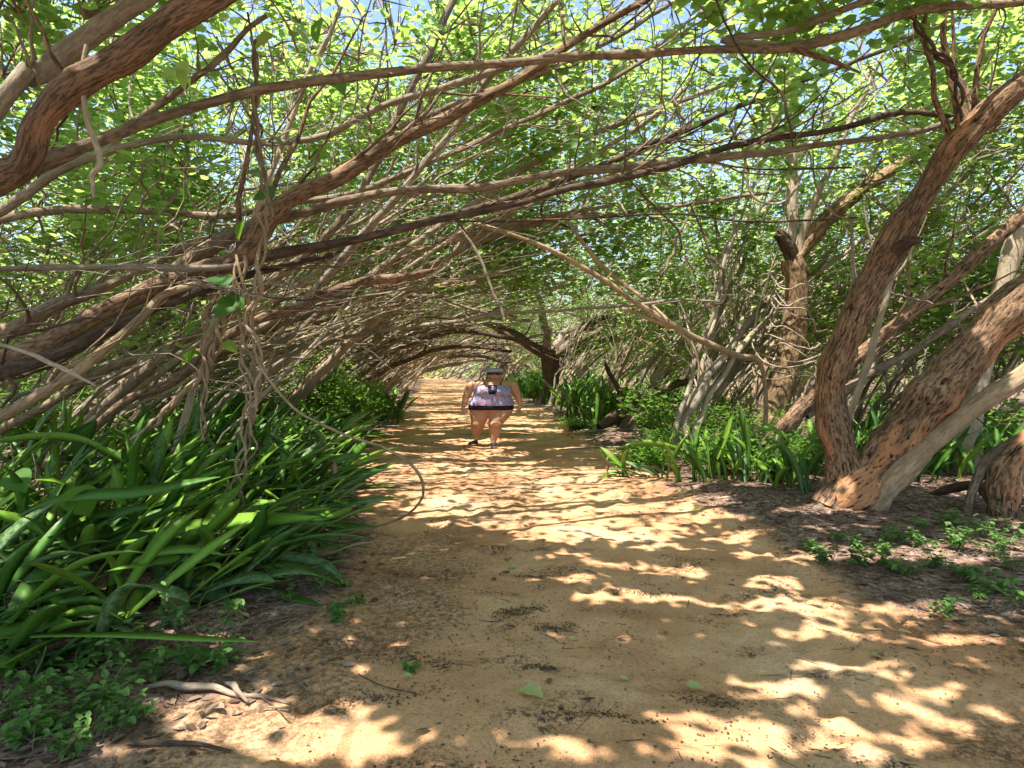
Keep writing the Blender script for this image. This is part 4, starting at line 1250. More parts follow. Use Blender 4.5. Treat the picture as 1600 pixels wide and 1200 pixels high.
def bed(n, f, lab, grp, L, el, mats, az=0.0, spread=2.0, nb=11, wid=0.05):
    for k, (x, y) in enumerate(sorted([f() for _ in range(n)], key=lambda q: q[1])):
        snake_plant(x, y, nb, L * uni(0.8, 1.15), az, spread, el, f"{lab}, {ordinal(k + 1)} from the camera", grp, mats[int(rng.integers(0, len(mats)))], wid=wid, droop=0.5, K=9, xy=0.25)


bed(30, lambda: ((lambda y: (pathR(y) + 0.2 + 3.0 * rng.random() ** 1.3, y))(uni(17, 24))), "upright dark snake plant in the far bed right of the person", "snake plants of the far right bed", 1.25, (0.9, 1.45), [SN_DARK, SN_DARK, SN_LIGHT], wid=0.065)
bed(26, lambda: ((lambda y: (pathR(y) + 0.1 + 2.6 * rng.random(), y))(uni(24, 44))), "dark snake plant along the far right verge behind the person", "snake plants of the farthest right verge", 1.3, (0.9, 1.45), [SN_DARK], wid=0.085)
bed(20, lambda: ((lambda y: (pathL(y) - 0.15 - 2.2 * rng.random(), y))(uni(15.5, 22))), "upright dark snake plant in the far bed left of the path", "snake plants of the far left bed", 1.1, (0.8, 1.4), [SN_DARK, SN_LIGHT], wid=0.065)
bed(22, lambda: (uni(4.9, 8.6), uni(8.6, 11.8)), "bright green snake plant behind the forked tree", "snake plants behind the forked tree", 1.0, (0.6, 1.4), [SN_LIGHT, SN_DARK], wid=0.045)

SN_DEAD = snakemat("snake_leaf_dead", (0.34, 0.23, 0.13), (0.20, 0.12, 0.07), (0.45, 0.33, 0.20), 0.7)
DB = [([(470, 925, 4.6), (478, 955, 4.5), (472, 985, 4.4), (480, 1005, 4.3)], 7, "dry tan blade curling down at the edge of the left bed"),
      ([(500, 925, 4.8), (530, 925, 4.8), (546, 935, 4.8), (545, 960, 4.7)], 5, "withered tan blade hanging by the path at the left"),
      ([(545, 975, 4.3), (556, 990, 4.2), (552, 1005, 4.1)], 7, "small shrivelled tan leaf at the left path edge"),
      ([(492, 745, 8.2), (520, 722, 8.2), (522, 740, 8.1), (516, 752, 8.0)], 5, "dark shrivelled blade tip beside the arching vine"),
      ([(440, 860, 5.2), (500, 868, 5.1), (560, 850, 5.1), (620, 842, 5.3)], 3, "thin dry straw lying out over the path from the left bed"),
      ([(950, 745, 9.2), (948, 725, 9.2), (952, 708, 9.2)], 3, "small dry upright stalk at the right path edge"),
      ([(1080, 790, 7.7), (1130, 780, 7.6), (1190, 786, 7.5), (1230, 782, 7.6)], 5, "dry yellow blade lying in front of the right bed"),
      ([(1060, 775, 8.0), (1075, 765, 8.1), (1090, 772, 8.1)], 6, "small yellow dead leaf at the front of the right bed"),
      ([(250, 1000, 3.9), (300, 1030, 3.8), (350, 1040, 3.7), (410, 1035, 3.7)], 8, "brown dead blade lying on the litter below the left bed")]
for pts, hw, lab in DB:
    P = wob(spline(np.array([at(*p) for p in pts]), 20), 0.02, 9)
    P[:, 2] = np.maximum(P[:, 2], 0.015)
    K = 20; t = np.linspace(0, 1, K)
    W = hw / F * pts[0][2] * (0.4 + 0.6 * np.sin(t * pi)) * (1 + 0.4 * np.sin(t * 21))
    root = empty("dead_leaf_blade", P[0]); tag(root, lab, "dead leaf")
    V, Q, suv = blades(P[None], W[None], cup=0.5)
    quadmesh("blade", V, Q, SN_DEAD, root, {'suv': suv.reshape(-1, 3)})

# ------------------------------------------------------------------ seedlings
def seedling(px, py, h, nst, label, mat=LF_SEED, ls=0.05, lean=0.6, group=None):
    x, y = gxy(px, py); b = np.array([x, y, gz(x, y)])
    root = empty("seedling", b); tag(root, label, "seedling", group)
    acc = Acc(); C = []; S = []
    for s in range(nst):
        a = uni(0, 6.28); e = b + np.array([cos(a) * lean * h * uni(0.3, 1.8), sin(a) * lean * h * uni(0.3, 1.8), h * uni(0.5, 1.05)])
        m_ = (b + e) / 2 + np.array([0, 0, 0.15 * h])
        t = np.linspace(0, 1, 9)[:, None]
        P = (1 - t) ** 2 * (b + rng.normal(size=3) * np.array([.03, .03, 0])) + 2 * t * (1 - t) * m_ + t * t * e
        V, Q, bk = tubes(P, np.linspace(0.0035, 0.0015, 9), 4); acc.add(V, Q, bk=bk)
        for k in range(2, 9):
            for q in (0, 1):
                C.append(P[k] + rng.normal(size=3) * 0.012); S.append(ls * uni(0.7, 1.3) * (1.1 - 0.03 * k))
    acc.build("stem", BK_BROWN, root)
    V, Q, lv = leaves(np.array(C), np.array(S), up=1.0, width=0.62)
    quadmesh("leaves", V, Q, mat, root, {'lv': lv}, smooth=False)


SL = [(60, 1110, .22, 5), (150, 1120, .20, 4), (30, 1170, .20, 5), (110, 1185, .16, 5), (200, 1135, .15, 4), (230, 1080, .20, 4), (300, 1062, .14, 4), (350, 1050, .12, 4), (20, 1060, .24, 4), (120, 1050, .18, 4), (180, 1060, .25, 4),
      (250, 1020, .38, 3), (330, 1030, .42, 3), (60, 960, .3, 5), (110, 935, .28, 5), (20, 985, .26, 4), (470, 905, .16, 5), (430, 930, .16, 4), (520, 880, .12, 4), (500, 940, .10, 3),
      (1290, 880, .14, 5), (1340, 885, .15, 6), (1380, 870, .12, 5), (1270, 862, .10, 5), (1440, 862, .16, 6), (1490, 870, .2, 7), (1540, 880, .24, 6), (1590, 900, .22, 6), (1560, 930, .16, 5), (1600, 950, .2, 5), (1420, 900, .12, 5),
      (1400, 850, .14, 5), (1520, 845, .2, 6), (1575, 985, .14, 5), (1600, 1010, .12, 4), (1340, 860, .1, 4), (1460, 890, .12, 5), (1500, 905, .1, 4), (640, 1060, .04, 1), (530, 985, .06, 2), (560, 955, .06, 2), (1010, 745, .12, 2), (1090, 800, .08, 3),
      (1575, 870, .3, 5), (1480, 830, .16, 5), (1590, 840, .25, 5)]
SL += [(uni(1230, 1600), 830 + 190 * rng.random() ** 1.5, uni(.06, .13), 2) for _ in range(20)] + [(uni(0, 220), uni(1030, 1195), uni(.08, .2), 3) for _ in range(12)] + [(uni(380, 560), uni(850, 980), uni(.05, .12), 2) for _ in range(10)]
SL = [q for q in SL if q[0] < 800 or pathness(*[np.array([v]) for v in gxy(q[0], q[1])])[0] < 0.55]
SL.sort(key=lambda q: (q[0] > 800, q[1]))
cL = cR = 0
for px, py, h, n in SL:
    if px < 800:
        cL += 1; lab = f"{'leafy' if h > .2 else 'small'} green seedling left of the path, {ordinal(sum(1 for q in SL if q[0] < 800) - cL + 1)} nearest the camera"
    else:
        cR += 1; lab = f"{'leafy' if h > .2 else 'small'} green seedling right of the path, {ordinal(sum(1 for q in SL if q[0] > 800) - cR + 1)} nearest the camera"
    seedling(px, py, h, n, lab, ls=uni(.042, .06), group="seedlings along the path")

# ------------------------------------------------------------------ vines
def vine(name, pts, label, n=60, strands=1, amp=0.02, mat=None, turns=3.0, cat="vine"):
    L = np.array([[*at(p[0], p[1], p[2]), p[3] / F * p[2] / 2] for p in pts])
    s = spline(L, n); P0 = wob(s[:, :3], amp * 1.2, 4.0)
    root = empty(name, P0[-1]); tag(root, label, cat)
    for k in range(strands):
        ph = k * 2 * pi / max(1, strands) + np.linspace(0, turns * 2 * pi, n) + uni(-1, 1)
        o = np.stack([np.cos(ph), np.sin(ph), np.zeros(n)], -1) * (amp if strands > 1 else 0) * (0.6 + 0.8 * fbm(np.linspace(0, 6, n) + k * 9, np.zeros(n), None, 3, 2))[:, None]
        P = wob(P0 + o, amp * 0.8, 5.0)
        V, Q, bk = tubes(P, np.maximum(s[:, 3] * uni(0.7, 1.1), 0.0025), 7, 0.15, 8)
        quadmesh("strand", V, Q, mat or BK_DEAD, root, {'bk': bk.reshape(-1, 3)})


vine("hanging_vine", [(378, 400, 5.85, 5), (372, 450, 5.8, 5), (388, 520, 5.8, 5), (392, 600, 5.8, 5), (388, 680, 5.8, 4.5), (378, 740, 5.8, 4), (362, 795, 5.8, 2.5)],
     "thick twisted vine hanging from the knuckle into the left bed", strands=4, amp=0.055, turns=2.5)
vine("hanging_vine", [(410, 330, 5.8, 5), (406, 420, 5.75, 6), (392, 480, 5.7, 6), (402, 560, 5.7, 5), (398, 640, 5.7, 4)], "thinner vine pair beside the thick hanging vine", strands=2, amp=0.04, turns=3)
vine("hanging_vine", [(352, 430, 5.9, 5), (345, 500, 5.9, 6), (330, 560, 6, 6), (290, 610, 6.1, 6), (240, 655, 6.1, 6), (200, 690, 6.1, 4)], "rope-like vine slanting down left behind the thick one", strands=3, amp=0.03, turns=4)
vine("hanging_vine", [(332, 450, 6, 4), (318, 520, 6, 4), (322, 600, 6, 4), (316, 690, 6, 3)], "slim vine hanging straight above the left bed", strands=2, amp=0.02)
vine("hanging_vine", [(135, 70, 4.0, 6), (128, 120, 4.0, 7), (136, 190, 4.0, 8), (150, 245, 4.0, 9), (136, 275, 4.0, 8), (148, 310, 4.0, 4)], "pale crooked vine hanging below the elbow at top left", amp=0.03, mat=BK_PALE)
vine("hanging_vine", [(396, 60, 5, 5), (400, 130, 5, 6), (398, 200, 5, 7), (412, 270, 5, 6), (424, 340, 5, 6)], "thin straight vine dropping to the knuckle", amp=0.02, mat=BK_BROWN, strands=2)
vine("arching_vine", [(400, 560, 5.2, 4), (425, 600, 5.2, 4.5), (470, 645, 5.2, 4.5), (530, 675, 5.2, 4.5), (600, 700, 5.1, 4.5), (640, 722, 5.1, 5.5), (660, 755, 5.2, 5.5), (655, 785, 5.5, 4), (630, 808, 5.8, 4), (570, 828, 6.0, 3), (510, 840, 6.1, 3)],
     "long brown vine arching out over the left path edge and back", amp=0.012, mat=BK_DEAD, n=80)
vine("hanging_vine", [(1165, 250, 8, 3), (1172, 300, 8, 4), (1200, 318, 8, 4), (1235, 308, 8, 4), (1262, 250, 8, 3)], "bleached loop of vine hanging in the upper right", amp=0.01, mat=BK_WHITE)
vine("hanging_vine", [(1270, 235, 7.6, 3), (1275, 290, 7.6, 4), (1305, 335, 7.6, 4), (1335, 345, 7.6, 3)], "thin dark vine curling left of the forked tree", amp=0.01, mat=BK_BROWN)
vine("hanging_vine", [(1112, -20, 6, 4), (1140, 50, 6, 5), (1170, 100, 6, 5), (1215, 140, 6, 6), (1230, 190, 6, 5), (1236, 230, 6, 3)], "dark vine falling from the top edge across the long limb", amp=0.02, mat=BK_DARK)
vine("hanging_vine", [(1425, 20, 6.3, 5), (1450, 70, 6.3, 5), (1490, 110, 6.3, 6), (1497, 190, 6.3, 4)], "forked dark vine hanging above the forked tree", amp=0.03, mat=BK_DARK, strands=2)
vine("level_vine", [(700, 346, 8, 4), (850, 344, 8, 4), (960, 338, 8, 4), (1060, 334, 8, 4), (1160, 346, 8, 4), (1260, 345, 8, 4), (1340, 340, 8, 3)], "thin dark vine strung level across the middle", amp=0.008, mat=BK_DARK, n=60)
vine("level_vine", [(1060, 530 - 300, 7.5, 3), (1160, 262, 7.5, 3), (1330, 262, 7.5, 3)], "short thin vine strung level left of the forked tree", amp=0.01, mat=BK_DARK, n=30)
vine("hanging_vine", [(722, 360, 8.5, 4), (745, 395, 8.5, 5), (765, 445, 8.5, 5), (790, 500, 8.5, 4)], "greenish drooping vine above the person", amp=0.02, mat=BK_GREY)
vine("hanging_vine", [(1330, 560 - 230, 8.1, 6), (1332, 400, 8.1, 7), (1333, 470, 8.1, 8), (1338, 560, 8.1, 6)], "grey vertical vine left of the forked tree's trunk", amp=0.01, mat=BK_GREY)
vine("dry_stick", [(-30, 530, 4.4, 6), (40, 550, 4.4, 8), (90, 572, 4.4, 9), (150, 605, 4.4, 5)], "bleached stick poking down from the left edge above the bed", amp=0.015, mat=BK_WHITE, cat="stick")
# thin vines dangling and looping all through the woods
TV = sorted([(uni(20, 1580), uni(20, 330), uni(7, 17)) for _ in range(46)], key=lambda q: q[0])
for i, (px, py, d) in enumerate(TV):
    L_ = uni(70, 260); dx = rng.normal() * 60; sg = uni(-60, 60)
    pts = [(px, py, d, 3.2), (px + dx * .3 + sg * .5, py + L_ * .35, d, 4), (px + dx * .6 + sg, py + L_ * .7, d + uni(-.3, .3), 4), (px + dx, py + L_ * uni(.7, 1.1), d, 2.5)]
    vine("thin_vine", pts, f"thin crooked vine dangling under the canopy, {ordinal(i + 1)} from the left", n=34, amp=0.05, mat=[BK_DARK, BK_BROWN, BK_PALE, BK_GREY][i % 4])
# bleached tangle round the vine-wound tree
for k in range(9):
    zc = 430 + 20 * k + uni(-8, 8)
    nn2 = 40; a = np.linspace(0, uni(4, 9), nn2) + uni(0, 6)
    rad = 0.30 + 0.12 * fbm(np.linspace(0, 4, nn2) + k * 5, np.zeros(nn2), None, 2, 2) + (0.18 if k > 5 else 0)
    cz = at(1238 - max(0, (zc - 520)) * 0.2, zc, 12)
    P = np.stack([cz[0] + np.cos(a) * rad, cz[1] + np.sin(a) * rad, cz[2] + np.linspace(0.4, -0.5, nn2) * uni(0.3, 1.5) + 0.1 * np.sin(a * 2.3 + k)], -1)
    root = empty("climbing_vine", P[-1]); tag(root, f"bleached vine strand wound round the stub-topped tree, {ordinal(k + 1)} from the top", "vine", "bleached vines wound round the stub-topped tree")
    V, Q, bk = tubes(wob(P, 0.06, 4), np.full(nn2, 0.014), 5)
    quadmesh("strand", V, Q, BK_WHITE, root, {'bk': bk.reshape(-1, 3)})

# large heart leaves of a climber by the knuckle and near the top
HL = [(340, 432, 5.7, 0.22, .0), (315, 500, 5.7, 0.24, .35), (300, 545, 5.8, .18, .4), (355, 462, 5.7, .2, .05), (368, 470, 5.65, .22, .1), (350, 535, 5.6, .14, .95), (430, 300, 5.7, .2, .0), (385, 268, 5.5, .18, .5),
      (395, 238, 5.4, .16, .2), (425, 55, 5, .2, .9), (460, 42, 5, .16, .95), (290, 95, 4.8, .2, .9), (300, 110, 4.7, .16, .95), (280, 108, 4.8, .15, 1), (420, 210, 5.2, .16, .4), (380, 345, 5.6, .18, .3),
      (1222, 246, 7.3, .28, .1), (905, 220, 7, .13, .3), (520, 120, 5.4, .17, .35), (500, 30, 5.2, .2, .4), (55, 750, 4.9, .24, .45), (115, 762, 4.8, .26, .5), (20, 740, 4.9, .22, .45)]
HLAB = ['broad leaf at the knuckle beside the pale level branch', 'broad leaf left of the hanging vine, under the knuckle', 'lowest dark leaf left of the thick hanging vine', 'leaf tucked just under the knuckle', 'leaf touching the thick vine below the knuckle', 'yellow-green leaf beside the rope-like vine', 'narrow leaf on the vine dropping to the knuckle', 'glossy leaf above the split trunk', 'leaf on the thin straight vine, upper part', 'bright yellow-green leaf near the top edge', 'smaller bright leaf right of the yellow-green one at the top', 'bright leaf left of the long limb, uppermost of three', 'bright leaf left of the long limb, middle of three', 'bright leaf left of the long limb, lowest of three', 'dark leaf below the long limb by the straight vine', 'leaf halfway down the thin straight vine', 'large dark leaf hanging left of the forked tree', 'small leaf high above the person', 'leaf hanging just under the long limb', 'bright leaf at the top edge right of the elbow tree', 'left heart-shaped leaf of the pair in the bed', 'right heart-shaped leaf of the pair in the bed', 'heart-shaped leaf at the left picture edge in the bed']
for i, (px, py, d, s, v) in enumerate(HL):
    p = at(px, py, d)
    root = empty("climber_leaf", p)
    tag(root, HLAB[i], "leaf", "large heart-shaped climber leaves" if i < 20 else "heart-shaped leaves in the left bed")
    V, Q, lv = broad_leaf(p, s * 1.05, [uni(-.9, .9), uni(-.5, .5), uni(-.7, -.1)], [uni(-.5, .5), uni(-1, .1), uni(.4, 1)], v)
    quadmesh("leaf_blade", V, Q, LF_BUSH if v < .8 else LF_TREE, root, {'lv': lv})
    Ps = np.array([p, p + [0.01, 0, .08], p + [-.03, .02, .2]])
    V, Q, bk = tubes(Ps, np.full(3, 0.003), 4); quadmesh("leaf_stalk", V, Q, BK_BROWN, root, {'bk': bk.reshape(-1, 3)})

# ------------------------------------------------------------------ litter
def scatter(n, fx, size, name, label, mat, var=(0, 1), width=0.6, cat="litter", lift=0.006):
    x, y = fx(n)
    z = height(x, y) + lift
    Pp = np.stack([x, y, z], -1)
    V, Q, lv = leaves(Pp, size * uni(0.5, 1.4, len(x)), up=2.2, var=uni(var[0], var[1], len(x)), width=width, droop=0.0)
    o = quadmesh(name, V, Q, mat, None, {'lv': lv}, smooth=False)
    return tag(o, label, cat, kind="stuff")


def verge(n, ymin=2.2, ymax=14):
    y = ymin + (ymax - ymin) * rng.random(n * 3) ** 1.3; x = uni(-7, 9, n * 3)
    p = pathness(x, y); k = (rng.random(n * 3) < (1 - p) + 0.02) & (np.abs(x) < y + 1)
    return x[k][:n], y[k][:n]


def onpath(n, ymin=2.2, ymax=12):
    y = ymin + (ymax - ymin) * rng.random(n * 3) ** 1.6; x = uni(-1.6, 3.6, n * 3)
    k = (fbm(x * 0.8, y * 0.8, None, 41, 3) + 0.25 * (1 - pathness(x, y)) + 0.10 * np.clip((0.3 - x) / 2, 0, 1) > uni(0.42, 0.72, n * 3))
    return x[k][:n], y[k][:n]


scatter(22000, verge, 0.06, "leaf_litter", "brown dead leaf litter under the trees beside the path", LF_DRY)
scatter(7000, lambda n: verge(n, 10, 32), 0.10, "far_leaf_litter", "dead leaf litter further back under the trees", LF_DRY)
scatter(6500, onpath, 0.015, "crumb_litter", "dark crumbs of rotted leaf strewn over the sandy path", LF_DRY, (0.0, 0.35), 0.7)


DRIFT = np.array([(830, 905, 30, 5), (800, 970, 26, 8), (820, 962, 40, 5), (870, 990, 32, 6), (1140, 955, 34, 5), (1000, 925, 90, 5), (850, 1055, 26, 6), (700, 738, 50, 5), (730, 712, 60, 5), (1110, 1100, 60, 10), (620, 1040, 70, 12), (590, 1100, 90, 20), (960, 1140, 60, 6)], float)


def drifts(n):
    k = rng.integers(0, len(DRIFT), n)
    q = DRIFT[k]; px = q[:, 0] + rng.normal(size=n) * q[:, 2] * .6; py = q[:, 1] + rng.normal(size=n) * q[:, 3] * .6
    v = (600 - py) / F; dy = cos(PITCH) + v * sin(PITCH); dz = -sin(PITCH) + v * cos(PITCH); s_ = CAMZ / -dz
    return (px - 800) / F * s_, dy * s_


scatter(3000, drifts, 0.013, "crumb_drift_litter", "black crumbs of rotted leaf gathered in small drifts on the path", LF_DRY, (0.0, 0.1), 0.7)


def twig_litter(n, f, name, label, l0, l1, r, mat):
    x, y = f(n); n = len(x); a = uni(0, 2 * pi, n); L = uni(l0, l1, n)
    t = np.linspace(-0.5, 0.5, 5)[None]
    bend = uni(-0.25, 0.25, n)[:, None] * (t ** 2) * 4 * L[:, None] * 0.4
    X_ = x[:, None] + (np.cos(a)[:, None] * L[:, None] * t - np.sin(a)[:, None] * bend)
    Y_ = y[:, None] + (np.sin(a)[:, None] * L[:, None] * t + np.cos(a)[:, None] * bend)
    Z_ = height(X_.ravel(), Y_.ravel()).reshape(X_.shape) + r * 1.2 + uni(0, 0.01, n)[:, None]
    V, Q, bk = tubes(np.stack([X_, Y_, Z_], -1), r * uni(0.5, 1.3, n)[:, None] * np.array([0.6, 1, 1, .9, .5])[None], 4)
    tag(quadmesh(name, V, Q, mat, None, {'bk': bk.reshape(-1, 3)}), label, "litter", kind="stuff")


twig_litter(900, verge, "twig_litter", "short dead twigs lying in the litter beside the path", 0.08, 0.5, 0.004, BK_BROWN)
twig_litter(260, onpath, "path_twig_litter", "tiny dark twigs lying on the sandy path", 0.03, 0.16, 0.002, BK_DARK)
twig_litter(260, lambda n: verge(n, 12, 40), "branch_litter", "fallen dead branches on the ground between the trees", 0.8, 3.2, 0.018, BK_GREY)

# single fallen leaves on the path
FL = [(818, 1099, .075, .6, "large pale yellow-green leaf lying on the path nearest the camera"), (1073, 1073, .05, .5, "pale green leaf lying on the path right of the largest one"),
      (795, 884, .045, .1, "small green leaf on the shaded middle of the path"), (968, 1069, .03, .8, "tiny yellow leaf between the two pale leaves on the path"), (1360, 1028, .045, .2, "small green leaf in the sunlit right part of the path"),
      (630, 1072, .03, .3, "tiny green leaf on the dark left of the path"), (724, 742, .07, .9, "yellow leaf on the sunlit strip in front of the person"), (800, 748, .05, .7, "green leaf right of the yellow one on the sunlit strip"),
      (890, 1005, .02, 1, "tiny yellow scrap in the middle of the path"), (1405, 982, .04, .9, "yellow leaf under the shadow stripe at right")]
for px, py, s, v, lab in FL:
    x, y = gxy(px, py); p = np.array([x, y, gz(x, y) + 0.02])
    V, Q, lv = broad_leaf(p, s * 1.7, [uni(.5, 1), uni(-1, .3), 0], [uni(-.2, .2), uni(-.2, .2), 1], v, curl=0.05)
    o = quadmesh("fallen_leaf", V, Q, LF_YEL, None, {'lv': lv}, smooth=False); tag(o, lab, "leaf")
BL = [(963, 1005, .035, "dark oval leaf lying alone in the middle of the path"), (905, 1117, .05, "brown leaf right of the large pale leaf"), (650, 1165, .04, "brown leaf at the sunlit front of the path"), (1105, 1093, .03, "curled brown leaf right of the pale green leaf"),
      (640, 1040, .03, "small dark leaf at the left of the path")]
for px, py, s, lab in BL:
    x, y = gxy(px, py); p = np.array([x, y, gz(x, y) + 0.015])
    V, Q, lv = broad_leaf(p, s * 1.6, [uni(.5, 1), uni(-1, 1), 0], [uni(-.3, .3), uni(-.3, .3), 1], 0.05, False, -0.1)
    o = quadmesh("brown_leaf", V, Q, LF_DRY, None, {'lv': lv}, smooth=False); tag(o, lab, "leaf")


def stick(pts, lab, mat=BK_WHITE, amp=0.01):
    L = []
    for px, py, h, w in pts:
        x, y = gxy(px, py); L.append([x, y, gz(x, y) + h, w / F * y / 2])
    s = spline(np.array(L), 24); P = wob(s[:, :3], amp, 5)
    root = empty("fallen_stick", P[0]); tag(root, lab, "stick")
    V, Q, bk = tubes(P, s[:, 3], 9, 0.25, 6, cap=True); quadmesh("stick", V, Q, mat, root, {'bk': bk.reshape(-1, 3)})


stick([(232, 1092, .02, 6), (262, 1090, .03, 10), (290, 1096, .03, 12), (330, 1098, .03, 10), (372, 1104, .02, 9), (410, 1103, .015, 7), (455, 1110, .01, 3)], "thick bleached broken branch lying in front of the left bed", BK_WHITE, 0.035)
stick([(352, 1088, .02, 5), (366, 1098, .04, 10), (372, 1106, .04, 8), (388, 1112, .02, 4)], "short bleached fork stub on the broken branch", BK_WHITE, 0.02)
stick([(318, 1136, .01, 3), (332, 1128, .02, 7), (350, 1118, .015, 5)], "small bleached chip below the broken branch", BK_DEAD, 0.01)
stick([(450, 1070, .02, 3), (480, 1092, .02, 4), (488, 1102, .03, 4), (455, 1116, .02, 4), (410, 1118, .02, 3)], "thin curved twig looping beside the bleached branch", BK_BROWN)
stick([(200, 1180, .02, 9), (300, 1185, .02, 8), (360, 1190, .02, 5)], "brown stick lying at the bottom left corner", BK_DARK)
stick([(560, 1068, .012, 2), (600, 1085, .015, 2), (650, 1100, .012, 2)], "hair-thin dark twig on the left of the path", BK_DARK)

# ------------------------------------------------------------------ the person walking towards the camera
PD = 13.25
PXC, PYB = 770.0, 697.0                     # foot point under the body axis
PX0 = (PXC - 800) / F * PD
for _ in range(6):                           # stand where the ground shows at the feet's pixel row
    PG = gz((PXC - 800) / F * PD, PD); PD *= float((to_px(0.0, PD, PG)[1] - 573) / (PYB - 573))
PX0 = (PXC - 800) / F * PD; PG = gz(PX0, PD)
KP = PD / F / 8.0                            # one pixel of the 8x enlargement in metres


def pq(zx, zy, y=0.0):
    """(enlargement px) -> person local metres; x to the right, y away from the camera"""
    return np.array([(zx - 642) * KP, y, (1102 - zy) * KP])


person = empty("person", (PX0, PD, PG))
tag(person, "person in a patterned tank top, dark shorts, grey cap and sunglasses walking towards the camera", "person")
PO = np.array([PX0, PD, PG])


def smooth_rings(rings, n):
    return spline(np.array(rings, float), n)


def loft(rings, n=24, sides=28, sq=2.0, front=None):
    """rings (x,y,z,rx,ry): closed loft of super-ellipses with poles"""
    s = smooth_rings(rings, n)
    a = np.arange(sides) * 2 * pi / sides
    ca, sa = np.cos(a), np.sin(a)
    cx = np.sign(ca) * np.abs(ca) ** (2 / sq); cy = np.sign(sa) * np.abs(sa) ** (2 / sq)
    V = np.stack([s[:, None, 0] + np.maximum(s[:, None, 3], .002) * cx, s[:, None, 1] + np.maximum(s[:, None, 4], .002) * cy, np.repeat(s[:, None, 2], sides, 1)], -1)
    return V


def loft_obj(bm, V, closed=True):
    n, sd, _ = V.shape
    vs = [[bm.verts.new(V[i, j]) for j in range(sd)] for i in range(n)]
    for i in range(n - 1):
        for j in range(sd):
            k = (j + 1) % sd
            bm.faces.new((vs[i][j], vs[i][k], vs[i + 1][k], vs[i + 1][j]))
    if closed:
        bm.faces.new(vs[0][::-1]); bm.faces.new(vs[-1])
    return vs


def bobj(name, bm, mat, parent, mods=(), smooth=True, label=None):
    bmesh.ops.recalc_face_normals(bm, faces=bm.faces)
    me = bpy.data.meshes.new(name); bm.to_mesh(me); bm.free()
    me.materials.append(mat)
    for p in me.polygons: p.use_smooth = smooth
    o = bpy.data.objects.new(name, me); COL.objects.link(o); o.parent = parent
    for t, kw in mods:
        m = o.modifiers.new(t.lower(), t)
        for k, v in kw.items(): setattr(m, k, v)
    if label: o["label"] = label
    return o


def limb(bm, pts, sides=16, n=22):
    """pts (x,y,z,r) tube with round ends"""
    s = spline(np.array(pts, float), n)
    P, r = s[:, :3], np.maximum(s[:, 3], 0.003)
    T = nrm(np.gradient(P, axis=0))
    P = np.vstack([P[:1] - T[:1] * r[0] * 0.8, P[:1] - T[:1] * r[0] * 0.5, P, P[-1:] + T[-1:] * r[-1] * 0.5, P[-1:] + T[-1:] * r[-1] * 0.85])
    r = np.concatenate([[r[0] * 0.3], [r[0] * 0.85], r, [r[-1] * 0.8], [r[-1] * 0.3]])
    V, _, _ = tubes(P, r, sides)
    loft_obj(bm, V.reshape(len(P), sides, 3))


def ellip(bm, c, r, seg=14):
    n = seg
    ph = np.linspace(0.12, pi - 0.12, n)
    V = np.stack([np.stack([c[0] + r[0] * np.sin(p) * np.cos(np.arange(seg * 2) * pi / seg), c[1] + r[1] * np.sin(p) * np.sin(np.arange(seg * 2) * pi / seg),
                            np.full(seg * 2, c[2] - r[2] * np.cos(p))], -1) for p in ph])
    loft_obj(bm, V)


def skin_mat():
    m, n, out = mat_new("skin")
    g = n.nodes.new("ShaderNodeTexCoord").outputs['Object']
    a = noise(n, g, 9, 3, 0.55)
    c = ramp(n, a, [(0.3, (0.46, 0.23, 0.13)), (0.7, (0.58, 0.32, 0.19))])
    bs = node(n, "ShaderNodeBsdfPrincipled")
    bs.inputs['Roughness'].default_value = 0.48; bs.inputs['Specular IOR Level'].default_value = 0.35
    bs.inputs['Subsurface Weight'].default_value = 0.08
    bs.inputs['Subsurface Radius'].default_value = (0.02, 0.008, 0.004)
    n.links.new(c, bs.inputs['Base Color']); n.links.new(bumpn(n, noise(n, g, 14, 3, 0.5), 0.25, 0.01), bs.inputs['Normal'])
    n.links.new(bs.outputs[0], out.inputs[0]); return m


SKIN = skin_mat()


